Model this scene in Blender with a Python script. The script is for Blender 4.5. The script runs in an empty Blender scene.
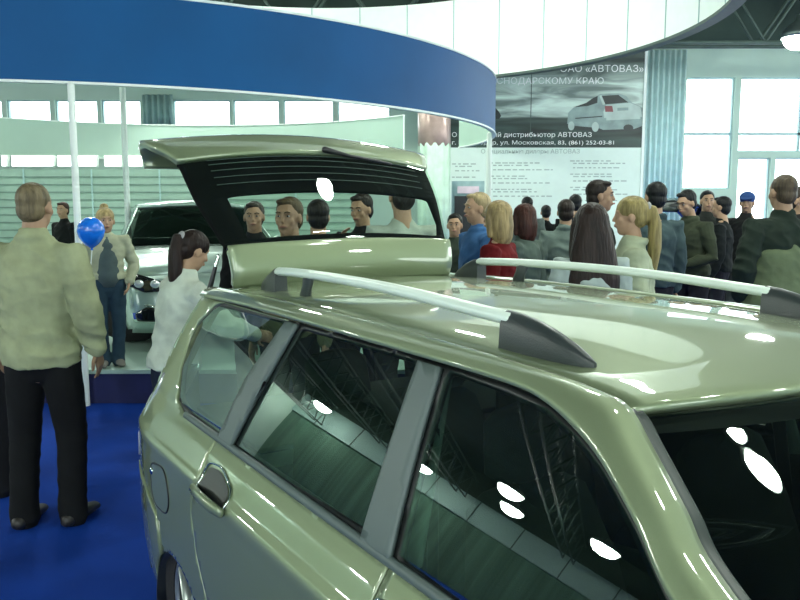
import bpy, bmesh, math, random
from mathutils import Vector, Matrix, noise
from mathutils.geometry import delaunay_2d_cdt
random.seed(7)
sc = bpy.context.scene
COL = sc.collection
PI = math.pi
# ------------------------------------------------------------------ camera
CAMZ = 1.692; PIT = math.radians(6.95); FOC = 780.0
cam_d = bpy.data.cameras.new('camera'); cam = bpy.data.objects.new('camera', cam_d); COL.objects.link(cam)
cam.location = (0, 0, CAMZ); cam.rotation_euler = (PI/2-PIT, 0, 0)
cam_d.sensor_width = 36; cam_d.lens = 36*FOC/800; cam_d.clip_start = .05; cam_d.clip_end = 300
sc.camera = cam
def at(u, v, Y):
    """point of the world plane y=Y seen at pixel u,v"""
    x = (u-400)/FOC; k = -(v-300)/FOC
    fy = math.cos(PIT)+k*math.sin(PIT); fz = -math.sin(PIT)+k*math.cos(PIT)
    return Vector((x/fy*Y, Y, CAMZ+fz/fy*Y))
# ------------------------------------------------------------------ materials
def nmat(name):
    m = bpy.data.materials.new(name); m.use_nodes = True
    nt = m.node_tree; nt.nodes.clear()
    o = nt.nodes.new('ShaderNodeOutputMaterial')
    return m, nt, o
def mat(name, col, rough=.6, metal=0, coat=0, var=.12, scale=6, bump=0, bscale=60, emit=None, estr=0, flake=0, spec=.5, stretch=None, sheen=0):
    m, nt, o = nmat(name); N = nt.nodes; L = nt.links
    b = N.new('ShaderNodeBsdfPrincipled'); L.new(b.outputs[0], o.inputs[0])
    b.inputs['Roughness'].default_value = rough; b.inputs['Metallic'].default_value = metal
    b.inputs['Coat Weight'].default_value = coat; b.inputs['Coat Roughness'].default_value = .03
    b.inputs['Specular IOR Level'].default_value = spec
    b.inputs['Sheen Weight'].default_value = sheen
    tc = N.new('ShaderNodeTexCoord'); src = tc.outputs['Object']
    if stretch:
        mp = N.new('ShaderNodeMapping'); mp.inputs['Scale'].default_value = stretch; L.new(src, mp.inputs[0]); src = mp.outputs[0]
    n = N.new('ShaderNodeTexNoise'); n.inputs['Scale'].default_value = scale; n.inputs['Detail'].default_value = 4
    L.new(src, n.inputs['Vector'])
    r = N.new('ShaderNodeValToRGB'); c = Vector(col[:3])
    r.color_ramp.elements[0].position = .3; r.color_ramp.elements[1].position = .7
    r.color_ramp.elements[0].color = (*(c*(1-var)), 1); r.color_ramp.elements[1].color = (*[min(1, x) for x in c*(1+var)], 1)
    L.new(n.outputs[0], r.inputs[0]); L.new(r.outputs[0], b.inputs['Base Color'])
    if bump:
        n2 = N.new('ShaderNodeTexNoise'); n2.inputs['Scale'].default_value = bscale; L.new(src, n2.inputs['Vector'])
        bp = N.new('ShaderNodeBump'); bp.inputs['Strength'].default_value = bump; bp.inputs['Distance'].default_value = .01
        L.new(n2.outputs[0], bp.inputs['Height']); L.new(bp.outputs[0], b.inputs['Normal'])
    if emit:
        b.inputs['Emission Color'].default_value = (*emit, 1); b.inputs['Emission Strength'].default_value = estr
    return m
def glass_mat(name, tint=(.5, .6, .55), refl=1.55, rough=.0):
    m, nt, o = nmat(name); N = nt.nodes; L = nt.links
    f = N.new('ShaderNodeFresnel'); f.inputs[0].default_value = refl
    # keep the mirror share the same on the back of a pane
    g = N.new('ShaderNodeNewGeometry'); mx = N.new('ShaderNodeMixShader')
    t = N.new('ShaderNodeBsdfTransparent'); t.inputs[0].default_value = (*tint, 1)
    gl = N.new('ShaderNodeBsdfGlossy'); gl.inputs['Roughness'].default_value = rough; gl.inputs[0].default_value = (.95, 1, .97, 1)
    lw = N.new('ShaderNodeLayerWeight'); 
    mth = N.new('ShaderNodeMath'); mth.operation = 'POWER'; L.new(lw.outputs['Facing'], mth.inputs[0]); mth.inputs[1].default_value = 4.0
    m2 = N.new('ShaderNodeMath'); m2.operation = 'MULTIPLY_ADD'; L.new(mth.outputs[0], m2.inputs[0]); m2.inputs[1].default_value = .85; m2.inputs[2].default_value = (refl-1)**2/(refl+1)**2*1.6
    n = N.new('ShaderNodeTexNoise'); n.inputs['Scale'].default_value = 3
    L.new(m2.outputs[0], mx.inputs[0]); L.new(t.outputs[0], mx.inputs[1]); L.new(gl.outputs[0], mx.inputs[2]); L.new(mx.outputs[0], o.inputs[0])
    N.remove(f); N.remove(g); N.remove(n)
    return m
def emis(name, col, s):
    m, nt, o = nmat(name); e = nt.nodes.new('ShaderNodeEmission'); e.inputs[0].default_value = (*col, 1); e.inputs[1].default_value = s
    nt.links.new(e.outputs[0], o.inputs[0]); return m
def paint(name, col, rough=.52, metal=.55):
    m = mat(name, col, rough=rough, metal=metal, coat=1.0, var=.04, scale=900)
    m.node_tree.nodes['Principled BSDF'].inputs['Coat IOR'].default_value = 1.65
    return m
PAINT = paint('sage metallic paint', (.245, .305, .175))
PAINT2 = paint('pale silver green paint', (.42, .56, .50), metal=.5, rough=.35)
PAINT3 = paint('near black paint', (.012, .014, .016))
REDP = paint('red paint', (.45, .02, .012))
GREYTRIM = mat('grey pillar trim', (.10, .135, .125), rough=.45, var=.05)
BLACK = mat('black plastic', (.012, .014, .014), rough=.4, var=.2)
BLACKG = mat('black gloss band', (.008, .009, .010), rough=.06, var=.1, coat=.6)
STRIPM = mat('dark green rubber strip', (.02, .035, .03), rough=.4)
CAPM = mat('charcoal rail end plastic', (.035, .045, .045), rough=.35, var=.1, bump=.1, bscale=300)
SILVER = mat('satin silver rail', (.80, .92, .82), rough=.38, metal=.1, var=.04)
CHROME = mat('chrome', (.75, .82, .78), rough=.08, metal=1, var=.02)
GLASS = glass_mat('tinted car glass', (.42, .56, .48), 1.75)
GLASS_K = glass_mat('very dark car glass', (.07, .09, .08), 1.5)
GLASS_D = glass_mat('dark windscreen glass', (.30, .36, .32), 1.55)
GLASS_T = glass_mat('clear tailgate glass', (.78, .86, .80), 1.5)
GLASS_W = glass_mat('window pane glass', (.97, .99, 1.0), 1.3)
RUBBER = mat('tyre rubber', (.012, .012, .013), rough=.8, bump=.3, bscale=120)
ALLOY = mat('alloy wheel', (.45, .5, .48), rough=.3, metal=.8)
SEATM = mat('dark seat cloth', (.014, .020, .018), rough=.95, bump=.4, bscale=400)
INTER = mat('light interior lining', (.13, .18, .15), rough=.9, bump=.2)
DASHM = mat('dashboard plastic', (.02, .024, .024), rough=.6, bump=.3, bscale=200)
LAMPR = mat('red lamp lens', (.35, .02, .02), rough=.1, coat=.8)
LAMPC = mat('clear lamp lens', (.75, .80, .82), rough=.06, metal=.6, coat=1)
CARPET = mat('blue carpet', (.003, .042, .31), rough=.95, var=.22, scale=1.6, bump=.6, bscale=350, spec=.15)
NAVY = mat('navy platform cloth', (.012, .016, .085), rough=.85, var=.15)
WHITE = mat('white board', (.74, .86, .78), rough=.6, var=.04)
WHITEP = mat('white powder coat', (.80, .88, .82), rough=.4, var=.03)
DECK = mat('pale platform deck', (.32, .46, .40), rough=.35, var=.06, scale=3)
BLUEF = mat('blue fascia cloth', (.002, .085, .25), sheen=.3, spec=.2, rough=.6, var=.10, scale=1.2)
INNERF = mat('pale green inner fascia', (.42, .58, .49), rough=.7, var=.05, scale=1)
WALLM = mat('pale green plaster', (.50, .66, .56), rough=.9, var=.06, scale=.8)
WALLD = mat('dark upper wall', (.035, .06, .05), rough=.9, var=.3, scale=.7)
CEILM = mat('dark green ceiling sheet', (.03, .05, .042), rough=.85, var=.35, scale=.8)
STEEL = mat('dark green steel', (.05, .085, .07), rough=.6)
FRAMEM = mat('window frame grey', (.34, .50, .50), rough=.6)
CURT = mat('grey green curtain', (.30, .46, .44), rough=.9, var=.1)
CURTB = mat('pale blue curtain', (.55, .76, .77), rough=.85, var=.08)
SKIN = mat('light skin', (.44, .275, .165), rough=.55, var=.06, scale=20)
SKIN2 = mat('tanned skin', (.34, .21, .125), rough=.55, var=.06, scale=20)
EYEW = mat('eye white', (.30, .30, .28), rough=.6); EYED = mat('dark iris', (.02, .015, .01), rough=.2)
LIPM = mat('lips', (.27, .12, .085), rough=.5)
# ------------------------------------------------------------------ helpers
def mk(name, V, F, m=None, parent=None, smooth=True, ang=None, solid=0, off=-1, bevel=0, loc=None):
    me = bpy.data.meshes.new(name); me.from_pydata([tuple(v) for v in V], [], F); me.validate(); me.update()
    bm = bmesh.new(); bm.from_mesh(me); bmesh.ops.recalc_face_normals(bm, faces=bm.faces) if solid == 0 else None
    bm.to_mesh(me); bm.free()
    o = bpy.data.objects.new(name, me); COL.objects.link(o)
    if parent: o.parent = parent
    if loc: o.location = loc
    if m:
        for q in (m if isinstance(m, (list, tuple)) else [m]): me.materials.append(q)
    for p in me.polygons: p.use_smooth = smooth
    if smooth and ang: me.set_sharp_from_angle(angle=math.radians(ang))
    if solid:
        s = o.modifiers.new('s', 'SOLIDIFY'); s.thickness = solid; s.offset = off
    if bevel:
        b = o.modifiers.new('b', 'BEVEL'); b.width = bevel; b.segments = 2; b.limit_method = 'ANGLE'
    return o
def thing(name, label, cat, loc=(0, 0, 0), rz=0, group=None):
    o = bpy.data.objects.new(name, None); COL.objects.link(o); o.location = loc; o.rotation_euler = (0, 0, rz)
    o.empty_display_size = .1
    o['label'] = label; o['category'] = cat
    if group: o['group'] = group
    return o
def tag(o, label, cat, group=None):
    o['label'] = label; o['category'] = cat
    if group: o['group'] = group
    return o
def struct(o): o['kind'] = 'structure'; return o
def box(V, F, c, s, R=None):
    b = len(V); c = Vector(c)
    for i in range(8):
        p = Vector(((i & 1)-.5, ((i >> 1) & 1)-.5, (i >> 2)-.5)); p = Vector((p.x*s[0], p.y*s[1], p.z*s[2]))
        if R: p = R @ p
        V.append(c+p)
    for f in ((0, 2, 3, 1), (4, 5, 7, 6), (0, 1, 5, 4), (2, 6, 7, 3), (0, 4, 6, 2), (1, 3, 7, 5)): F.append([b+i for i in f])
def bxo(name, c, s, m, parent=None, bevel=0, R=None):
    V, F = [], []; box(V, F, c, s, R); return mk(name, V, F, m, parent, smooth=False, bevel=bevel)
def tube(V, F, pts, rad, seg=14, side=None, cap=True, yaws=None):
    """rings round a path; rad = r or (r_side, r_up) per point"""
    pts = [Vector(p) for p in pts]; n = len(pts)
    if not isinstance(rad, (list, tuple)) or (len(rad) == 2 and n != 2 and not isinstance(rad[0], (list, tuple))): rad = [rad]*n
    side = Vector(side) if side else None
    prev = None; rings = []
    P2 = list(range(n))
    for i in range(n):
        d = (pts[min(i+1, n-1)]-pts[max(i-1, 0)])
        if d.length < 1e-9: d = Vector((0, 0, 1))
        d.normalize()
        s = side if side else (prev if prev else (Vector((1, 0, 0)) if abs(d.x) < .8 else Vector((0, 1, 0))))
        s = (s-d*s.dot(d)); s.normalize(); prev = s; u = d.cross(s)
        r = rad[i]; ra, rb = (r if isinstance(r, (list, tuple)) else (r, r))
        rings.append((pts[i], s, u, ra, rb, d))
    def ring(c, s, u, a, b):
        k = len(V)
        for j in range(seg):
            t = 2*PI*j/seg; V.append(c+s*(a*math.cos(t))+u*(b*math.sin(t)))
        return k
    ids = []
    if cap and cap != 2:
        c, s, u, a, b, d = rings[0]
        e = min(a, b)
        for q in (.9, .5): 
            ids.append(ring(c-d*(e*math.sin(q*PI/2)*.9), s, u, a*math.cos(q*PI/2), b*math.cos(q*PI/2)))
    for c, s, u, a, b, d in rings: ids.append(ring(c, s, u, a, b))
    if cap:
        c, s, u, a, b, d = rings[-1]; e = min(a, b)
        for q in (.5, .9):
            ids.append(ring(c+d*(e*math.sin(q*PI/2)*.9), s, u, a*math.cos(q*PI/2), b*math.cos(q*PI/2)))
    for k in range(len(ids)-1):
        a, b = ids[k], ids[k+1]
        for j in range(seg): F.append([a+j, a+(j+1) % seg, b+(j+1) % seg, b+j])
    F.append([ids[0]+j for j in range(seg)][::-1]); F.append([ids[-1]+j for j in range(seg)])
def ell(V, F, c, r, M=None, nu=16, nv=10):
    b = len(V); c = Vector(c)
    def add(p):
        p = Vector((p[0]*r[0], p[1]*r[1], p[2]*r[2]))+c
        V.append(M @ p if M else p)
    add((0, 0, -1))
    for i in range(1, nv):
        t = -PI/2+PI*i/nv
        for j in range(nu):
            a = 2*PI*j/nu; add((math.cos(t)*math.cos(a), math.cos(t)*math.sin(a), math.sin(t)))
    add((0, 0, 1)); top = len(V)-1
    for j in range(nu):
        F.append([b, b+1+(j+1) % nu, b+1+j]); F.append([top, top-nu+j, top-nu+(j+1) % nu])
    for i in range(nv-2):
        a = b+1+i*nu
        for j in range(nu): F.append([a+j, a+(j+1) % nu, a+nu+(j+1) % nu, a+nu+j])
def tubo(name, pts, rad, m, parent=None, seg=12, side=None):
    V, F = [], []; tube(V, F, pts, rad, seg, side); return mk(name, V, F, m, parent)
def remesh(name, V, F, voxel, m, parent=None, smooth=3, fold=0, seed=0):
    me = bpy.data.meshes.new(name); me.from_pydata([tuple(v) for v in V], [], F); me.update()
    o = bpy.data.objects.new(name+'_tmp', me); COL.objects.link(o)
    r = o.modifiers.new('r', 'REMESH'); r.mode = 'VOXEL'; r.voxel_size = voxel
    if smooth:
        s = o.modifiers.new('s', 'SMOOTH'); s.iterations = smooth; s.factor = .5
    dg = bpy.context.evaluated_depsgraph_get()
    me2 = bpy.data.meshes.new_from_object(o.evaluated_get(dg))
    bpy.data.objects.remove(o); bpy.data.meshes.remove(me)
    me2.name = name
    if fold:
        nn = [v.normal.copy() for v in me2.vertices]
        for v, q in zip(me2.vertices, nn):
            c = v.co; a = noise.noise(Vector((c.x*6+seed, c.y*6, c.z*11+c.x*5))); b = noise.noise(Vector((c.x*17, c.y*17+seed, c.z*24)))
            v.co = c+q*(fold*(1-abs(a)*3.2)*.8+fold*.35*b)
    for p in me2.polygons: p.use_smooth = True
    me2.materials.clear(); me2.materials.append(m)
    o2 = bpy.data.objects.new(name, me2); COL.objects.link(o2)
    if parent: o2.parent = parent
    return o2
def inside(p, poly):
    x, y = p; c = False; n = len(poly)
    for i in range(n):
        x1, y1 = poly[i]; x2, y2 = poly[i-1]
        if (y1 > y) != (y2 > y) and x < (x2-x1)*(y-y1)/(y2-y1)+x1: c = not c
    return c
def dens(poly, h):
    out = []
    n = len(poly)
    for i in range(n):
        a = Vector(poly[i]); b = Vector(poly[(i+1) % n]); k = max(1, int((b-a).length/h))
        for j in range(k): out.append(tuple(a.lerp(b, j/k)))
    return out
def rnd(poly, r=.03, n=4):
    """round every corner of a polygon"""
    out = []; m = len(poly)
    for i in range(m):
        p = Vector(poly[i]); a = Vector(poly[i-1]); b = Vector(poly[(i+1) % m])
        da = (a-p); db = (b-p); ra = min(r, da.length*.45); rb = min(r, db.length*.45)
        A = p+da.normalized()*ra; B = p+db.normalized()*rb
        for k in range(n+1):
            t = k/n; out.append(tuple(A*(1-t)**2+p*2*t*(1-t)+B*t*t))
    return out
def pane_grid(poly, fn, nr=26, nc=26):
    zs = [p[1] for p in poly]; z0, z1 = min(zs)+1e-4, max(zs)-1e-4; V, F = [], []
    for i in range(nr+1):
        z = z0+(z1-z0)*(i/nr); xs = []
        for k in range(len(poly)):
            a, b = poly[k-1], poly[k]
            if (a[1] > z) != (b[1] > z): xs.append(a[0]+(b[0]-a[0])*(z-a[1])/(b[1]-a[1]))
        x0, x1 = min(xs), max(xs)
        for j in range(nc+1): V.append(Vector(fn(x0+(x1-x0)*j/nc, z)))
    for i in range(nr):
        for j in range(nc): a = i*(nc+1)+j; F.append([a, a+1, a+nc+2, a+nc+1])
    return V, F
def inset(poly, d):
    """shrink a simple polygon by d"""
    m = len(poly); ar = sum(poly[i-1][0]*poly[i][1]-poly[i][0]*poly[i-1][1] for i in range(m)); s = 1 if ar > 0 else -1
    out = []
    for i in range(m):
        p = Vector(poly[i]); a = (p-Vector(poly[i-1])); b = (Vector(poly[(i+1) % m])-p)
        if a.length < 1e-6 or b.length < 1e-6: out.append(tuple(p)); continue
        a.normalize(); b.normalize()
        n = (Vector((-a.y, a.x))+Vector((-b.y, b.x)))*s
        if n.length < .2: n = Vector((-a.y, a.x))*s
        n.normalize(); out.append(tuple(p+n*d))
    return out
def fill(poly, holes, fn, grid=.03, edge=.02, gridz=None):
    """triangulate a 2-D outline with holes and lift it through fn -> verts, faces"""
    gz = gridz or grid
    loops = [dens(poly, edge)]+[dens(h, edge) for h in holes]
    V = []; E = []
    for l in loops:
        b = len(V); V += [Vector(p) for p in l]; E += [(b+i, b+(i+1) % len(l)) for i in range(len(l))]
    xs = [p[0] for p in loops[0]]; ys = [p[1] for p in loops[0]]
    x = min(xs)+grid/2
    flat = [Vector(p) for l in loops for p in l]
    lim = (min(grid, gz)*.4)**2
    buck = {}
    for p in flat: buck.setdefault((int(p.x//grid), int(p.y//grid)), []).append(p)
    while x < max(xs):
        y = min(ys)+gz/2
        while y < max(ys):
            if inside((x, y), loops[0]) and not any(inside((x, y), h) for h in loops[1:]):
                q = Vector((x, y)); ok = True
                bx, by = int(x//grid), int(y//grid)
                for i in (-1, 0, 1):
                    for j in (-1, 0, 1):
                        for p in buck.get((bx+i, by+j), ()):
                            if (p-q).length_squared < lim: ok = False
                if ok: V.append(q)
            y += gz
        x += grid
    vo, eo, fo, *_ = delaunay_2d_cdt(V, E, [], 0, 1e-6)
    FF = []
    for f in fo:
        c = sum((vo[i] for i in f), Vector((0, 0)))/len(f)
        if inside(c, loops[0]) and not any(inside(c, h) for h in loops[1:]): FF.append(list(f))
    return [Vector(fn(v.x, v.y)) for v in vo], FF
def interp(tab, x):
    if x <= tab[0][0]: return tab[0][1]
    for i in range(len(tab)-1):
        a, b = tab[i], tab[i+1]
        if x <= b[0]:
            t = (x-a[0])/(b[0]-a[0]); h = b[0]-a[0]
            s = (b[1]-a[1])/h
            s0 = s if i == 0 else (s+(a[1]-tab[i-1][1])/(a[0]-tab[i-1][0]))/2
            s1 = s if i+2 >= len(tab) else (s+(tab[i+2][1]-b[1])/(tab[i+2][0]-b[0]))/2
            return (2*t**3-3*t**2+1)*a[1]+(t**3-2*t**2+t)*h*s0+(-2*t**3+3*t**2)*b[1]+(t**3-t**2)*h*s1
    return tab[-1][1]
# ================================================================== SAGE ESTATE CAR
TH = math.radians(90-147.25)
car = thing('car', 'sage green metallic estate car with its tailgate raised, large in the foreground', 'car', (0.1737, 2.6063, 0), TH)
WZ = [(.10, .775), (.18, .79), (.30, .815), (.42, .828), (.55, .836), (.70, .839), (.80, .8385), (.852, .835), (.860, .829), (.868, .821), (.88, .814), (.90, .804), (.93, .788), (.965, .764), (1.05, .728), (1.20, .665), (1.355, .598), (1.45, .53)]
def plan(x):
    k = 0
    if x < -.62: k += .07*((-.62-x)/.45)**2.2
    if x > 1.5: k += .09*((x-1.5)/1.1)**2
    return 1-k
def SY(x, z):
    if z > .985:
        t = (z-.985)/.37; return (.7555-.1575*t+.022*t*(1-t))*plan(x)
    return interp(WZ, z)*plan(x)
def side_fn(sgn, off=0): return lambda x, z: (x, -sgn*(SY(x, z)+off), z)
A = [(-.765, 1.345), (-.3, 1.356), (.2, 1.357), (.7, 1.357), (1.0, 1.354), (1.11, 1.341), (1.20, 1.313), (1.27, 1.280), (1.365, 1.217), (1.44, 1.157), (1.60, 1.060), (1.76, .965)]
B = [(-.765, .525, 1.362), (-.3, .535, 1.374), (.2, .540, 1.378), (.7, .543, 1.374), (1.03, .542, 1.364), (1.16, .540, 1.354), (1.227, .544, 1.342), (1.287, .562, 1.297), (1.377, .592, 1.228), (1.455, .620, 1.168), (1.69, .668, 1.045), (1.94, .715, .925)]
def subdiv(tab, n):
    out = []
    dim = len(tab[0])
    ks = [[(i, p[d]) for i, p in enumerate(tab)] for d in range(dim)]
    N = (len(tab)-1)*n
    for q in range(N+1): out.append(tuple(interp(ks[d], q/n) for d in range(dim)))
    return out
As = subdiv(A, 6); Bs = subdiv(B, 6)
# --- roof skin
def CR(k):  # crown height and forward bow of the roof at station k of Bs
    x = Bs[k][0]
    h = interp([(-.77, .024), (-.5, .034), (0, .043), (.5, .043), (.9, .038), (1.15, .026), (1.3, .014)], x)
    bow = interp([(-.77, -.035), (-.5, 0), (.6, 0), (.95, .03), (1.25, .125), (1.3, .13)], x)
    return h, bow
V, F = [], []; NY = 28; KR = 6*6
for k in range(KR+1):
    x, y, z = Bs[k]; h, bow = CR(k)
    for j in range(NY+1):
        s = -1+2*j/NY; e = max(0, 1-s*s)
        z2 = z+h*(e**.5)
        if abs(s) > .96: z2 += .0
        V.append((x+bow*e, y*s*(.985), z2+.004))
for k in range(KR):
    for j in range(NY):
        a = k*(NY+1)+j; F.append([a, a+NY+1, a+NY+2, a+1])
mk('roof', V, F, PAINT, car, solid=.02)
# --- cant rails running into the windscreen pillars, both sides
for sg in (1, -1):
    V, F = [], []; NS = 8
    for k in range(len(As)):
        ax, az = As[k]; a = Vector((ax, -sg*(SY(ax, az)+.001), az)); b = Vector((Bs[k][0], -sg*Bs[k][1], Bs[k][2]))
        for j in range(NS+1):
            t = j/NS; p = a.lerp(b, t); bl = .014*4*t*(1-t)
            V.append(p+Vector((0, -sg*.55*bl, bl)))
    for k in range(len(As)-1):
        for j in range(NS):
            a = k*(NS+1)+j; F.append([a, a+1, a+NS+2, a+NS+1] if sg > 0 else [a, a+NS+1, a+NS+2, a+1])
    mk('cant_rail', V, F, PAINT, car, solid=.016)
    # bright drip moulding in the roof ditch
    tubo('drip_moulding', [(p[0], -sg*(p[1]-.004), p[2]+.003) for p in Bs[:KR+1]], .0045, SILVER, car, seg=8)
    # black strip beside the windscreen
    V, F = [], []
    for k in range(KR, len(Bs)):
        x, y, z = Bs[k]
        for t, dz in ((-.001, .0), (.003, .007), (.014, .008), (.018, .002), (.027, .002), (.031, -.002)):
            V.append((x+t*.45, -sg*(y-t), z+dz+t*.12))
    n = 6
    for k in range(len(Bs)-KR-1):
        for j in range(n-1):
            a = k*n+j; F.append([a, a+n, a+n+1, a+1])
    mk('windscreen_moulding', V, F, STRIPM, car, solid=.004)
# --- windscreen
V, F = [], []; NW = 24
for k in range(KR, len(Bs)):
    x, y, z = Bs[k]; f = (k-KR)/(len(Bs)-1-KR); bow = .125+.10*f
    for j in range(NW+1):
        s = -1+2*j/NW; e = 1-s*s; V.append((x+bow*e, y*.975*s, z-.004+.012*e*(1-f)))
for k in range(len(Bs)-1-KR):
    for j in range(NW):
        a = k*(NW+1)+j; F.append([a, a+1, a+NW+2, a+NW+1])
mk('windscreen', V, F, GLASS_D, car)
V, F = [], []
for k in (0, 3, 6):   # dark header band under the roof edge
    x, y, z = Bs[KR+k//2]; f = (KR+k//2-KR)/(len(Bs)-1-KR)
    for j in range(NW+1):
        s = -1+2*j/NW; e = 1-s*s; V.append((x+(.125+.1*f)*e-.004, y*.97*s, z-.012+.012*e))
for k in range(2):
    for j in range(NW):
        a = k*(NW+1)+j; F.append([a, a+1, a+NW+2, a+NW+1])
mk('header_band', V, F, BLACK, car)
# --- side outlines in (x, z)
GZ = 1.349
Q = [(-.185, .982), (-.128, 1.168), (-.012, 1.347), (-.55, 1.343), (-.61, 1.322), (-.70, 1.25), (-.724, 1.20), (-.70, 1.109), (-.62, 1.006), (-.53, .982)]
RG = [(.085, GZ), (.692, GZ), (.699, 1.23), (.706, .984), (-.057, .984)]
FG = [(.790, GZ), (.96, 1.348), (1.10, 1.336), (1.19, 1.308), (1.262, 1.275), (1.358, 1.211), (1.43, 1.151), (1.71, .978), (.838, .978)]
BELT = .970
def arc(cx, cz, r, a0, a1, n=14): return [(cx+r*math.cos(math.radians(a0+(a1-a0)*i/n)), cz+r*math.sin(math.radians(a0+(a1-a0)*i/n))) for i in range(n+1)]
RA = (-.45, .195); FA = (2.02, .235)
SHUT = [(-.19, BELT), (-.178, .862), (-.225, .741), (-.19, .612), (-.12, .50), (-.105, .40), (-.105, .215)]
quarter = [(-.768, 1.350), (-.545, 1.3535), (0.0, 1.3545), (-.012, 1.348), (-.55, 1.346), (-.612, 1.326), (-.704, 1.252), (-.729, 1.20), (-.704, 1.106), (-.624, 1.002), (-.535, .977), (-.20, .974)] + SHUT[:-1] + [(-.12, .22)] + \
    arc(*RA, .30, 5, 118) + [(-.64, .60), (-.80, .655), (-.97, .665), (-1.025, .70), (-1.035, .80), (-1.02, .93), (-.985, 1.03), (-.90, 1.15), (-.83, 1.27)]
bumper = [(-.62, .50)] + arc(*RA, .30, 124, 175, 6) + [(-.85, .20), (-1.0, .24), (-1.05, .35), (-1.055, .5), (-1.045, .66), (-.97, .66), (-.80, .65), (-.645, .594)]
rdoor = [(SHUT[0][0], BELT+.004)] + SHUT[1:] + [(.80, .215), (.822, .6), (.822, BELT+.004)]
fdoor = [(.826, BELT+.004), (.826, .6), (.804, .215), (1.62, .215), (1.70, .55), (1.74, .75), (1.76, .962)]
fender = [(1.764, .962), (1.744, .75), (1.704, .55), (1.66, .215)] + arc(*FA, .335, 182, -2, 16) + [(2.60, .24), (2.72, .45), (2.74, .68), (2.60, .80), (2.3, .88), (2.0, .925)]
sill = [(-.115, .212), (1.66, .212), (1.66, .14), (-.115, .14)]
for sg in (1, -1):
    fn = side_fn(sg)
    def panel(name, poly, holes=(), m=PAINT, parent=car, off=0, g=.03, gz=.012, th=.012, ins=.0025):
        V, F = fill(inset(poly, ins) if ins else poly, list(holes), side_fn(sg, off), g, .02, gz)
        # orient outward
        me = mk(name, V, F, m, parent, solid=0)
        s = me.modifiers.new('s', 'SOLIDIFY'); s.thickness = th; s.offset = -1
        # normals face out?
        p = me.data.polygons; c = sum(q.normal.y*q.area for q in p)
        if c*-sg < 0: me.data.flip_normals()
        return me
    qp = panel('rear_quarter', quarter)
    bp = panel('rear_bumper_side', bumper, off=.004)
    rd = panel('rear_door', rdoor); fd = panel('front_door', fdoor); fe = panel('front_fender', fender)
    panel('door_sill', sill, off=-.012)
    # window seals: black, just behind the body skin, holes for the panes
    seal = [(-.74, 1.348), (-.55, 1.3525), (.6, 1.3545), (1.0, 1.352), (1.108, 1.339), (1.20, 1.311), (1.27, 1.278), (1.365, 1.215), (1.44, 1.155), (1.755, .962), (-.56, .962), (-.64, .99), (-.73, 1.10), (-.75, 1.20)]
    panel('window_seal', seal, [rnd(inset(Q, .012), .03), rnd(inset(RG, .012), .02), rnd(inset(FG, .012), .02)], BLACK, off=-.006, th=.012, ins=0, gz=.04)
    for nm, g in (('quarter_window', Q), ('rear_door_window', RG), ('front_door_window', FG)):
        V, F = pane_grid(rnd(inset(g, .002), .012), side_fn(sg, -.004)); o = mk(nm, V, F, GLASS, car)
    # pillar covers between the panes
    panel('rear_pillar_cover', [(.0, 1.3545), (.082, 1.3545), (-.061, .975), (-.172, .975), (-.118, 1.165)], m=GREYTRIM, off=.011, gz=.02)
    panel('centre_pillar_cover', [(.697, 1.3545), (.783, 1.3545), (.829, .975), (.710, .975), (.704, 1.2)], m=GREYTRIM, off=.011, gz=.02)
    V, F = [], []; tube(V, F, [side_fn(sg, .003)(-.50+2.24*i/40, .976-.010*max(0, (i-30)/10)) for i in range(41)], [(.0125, .009)]*41, 10, side=(0, .4*sg, 1)); mk('waist_strip', V, F, GREYTRIM, car)
    # waist feature moulding line on the doors is the crease of the panels; handles
    def handle(dx, dr):
        fy = lambda x, z, o: (x+dx, -sg*(SY(x+dx, z)+o), z)
        V, F = fill(rnd([(-.145, .905), (-.05, .915), (.055, .885), (.06, .84), (-.01, .82), (-.14, .825)], .03), [], lambda x, z: fy(x, z, .003), .02, .012)
        hp = mk('handle_recess', V, F, BLACK, dr)
        h = mk('door_handle', *(lambda V, F: (tube(V, F, [fy(-.15, .84, .010), fy(-.12, .85, .026), fy(-.04, .853, .034), (fy(.04, .850, .028)), fy(.075, .84, .010)], [(.010, .016), (.013, .019), (.013, .020), (.013, .019), (.010, .016)], 14), (V, F))[1])([], []), PAINT, dr)
        o = rnd([(-.155, .915), (-.05, .925), (.07, .892), (.075, .835), (-.01, .812), (-.15, .815)], .03)
        V, F = [], []; d = dens(o, .01); tube(V, F, [fy(*p, .004) for p in d]+[fy(*d[0], .004)], .0035, 6, cap=False); mk('handle_surround', V, F, CHROME, dr)
    handle(0, rd); handle(.98, fd)
# fuel flap on the right quarter
fl = rnd([(-.685, .775), (-.50, .800), (-.455, .70), (-.50, .63), (-.665, .625)], .06, 6)
V, F = fill(inset(fl, .004), [], side_fn(1, .003), .02, .012); mk('fuel_flap', V, F, PAINT, car)
V, F = [], []; d = dens(fl, .012); tube(V, F, [side_fn(1, .0015)(*p) for p in d+[d[0]]], .003, 6, cap=False); mk('flap_seam', V, F, BLACK, car)
V, F = [], []; ell(V, F, side_fn(1, .004)(-.66, .745), (.014, .006, .014)); mk('flap_catch', V, F, CHROME, car)
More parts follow.
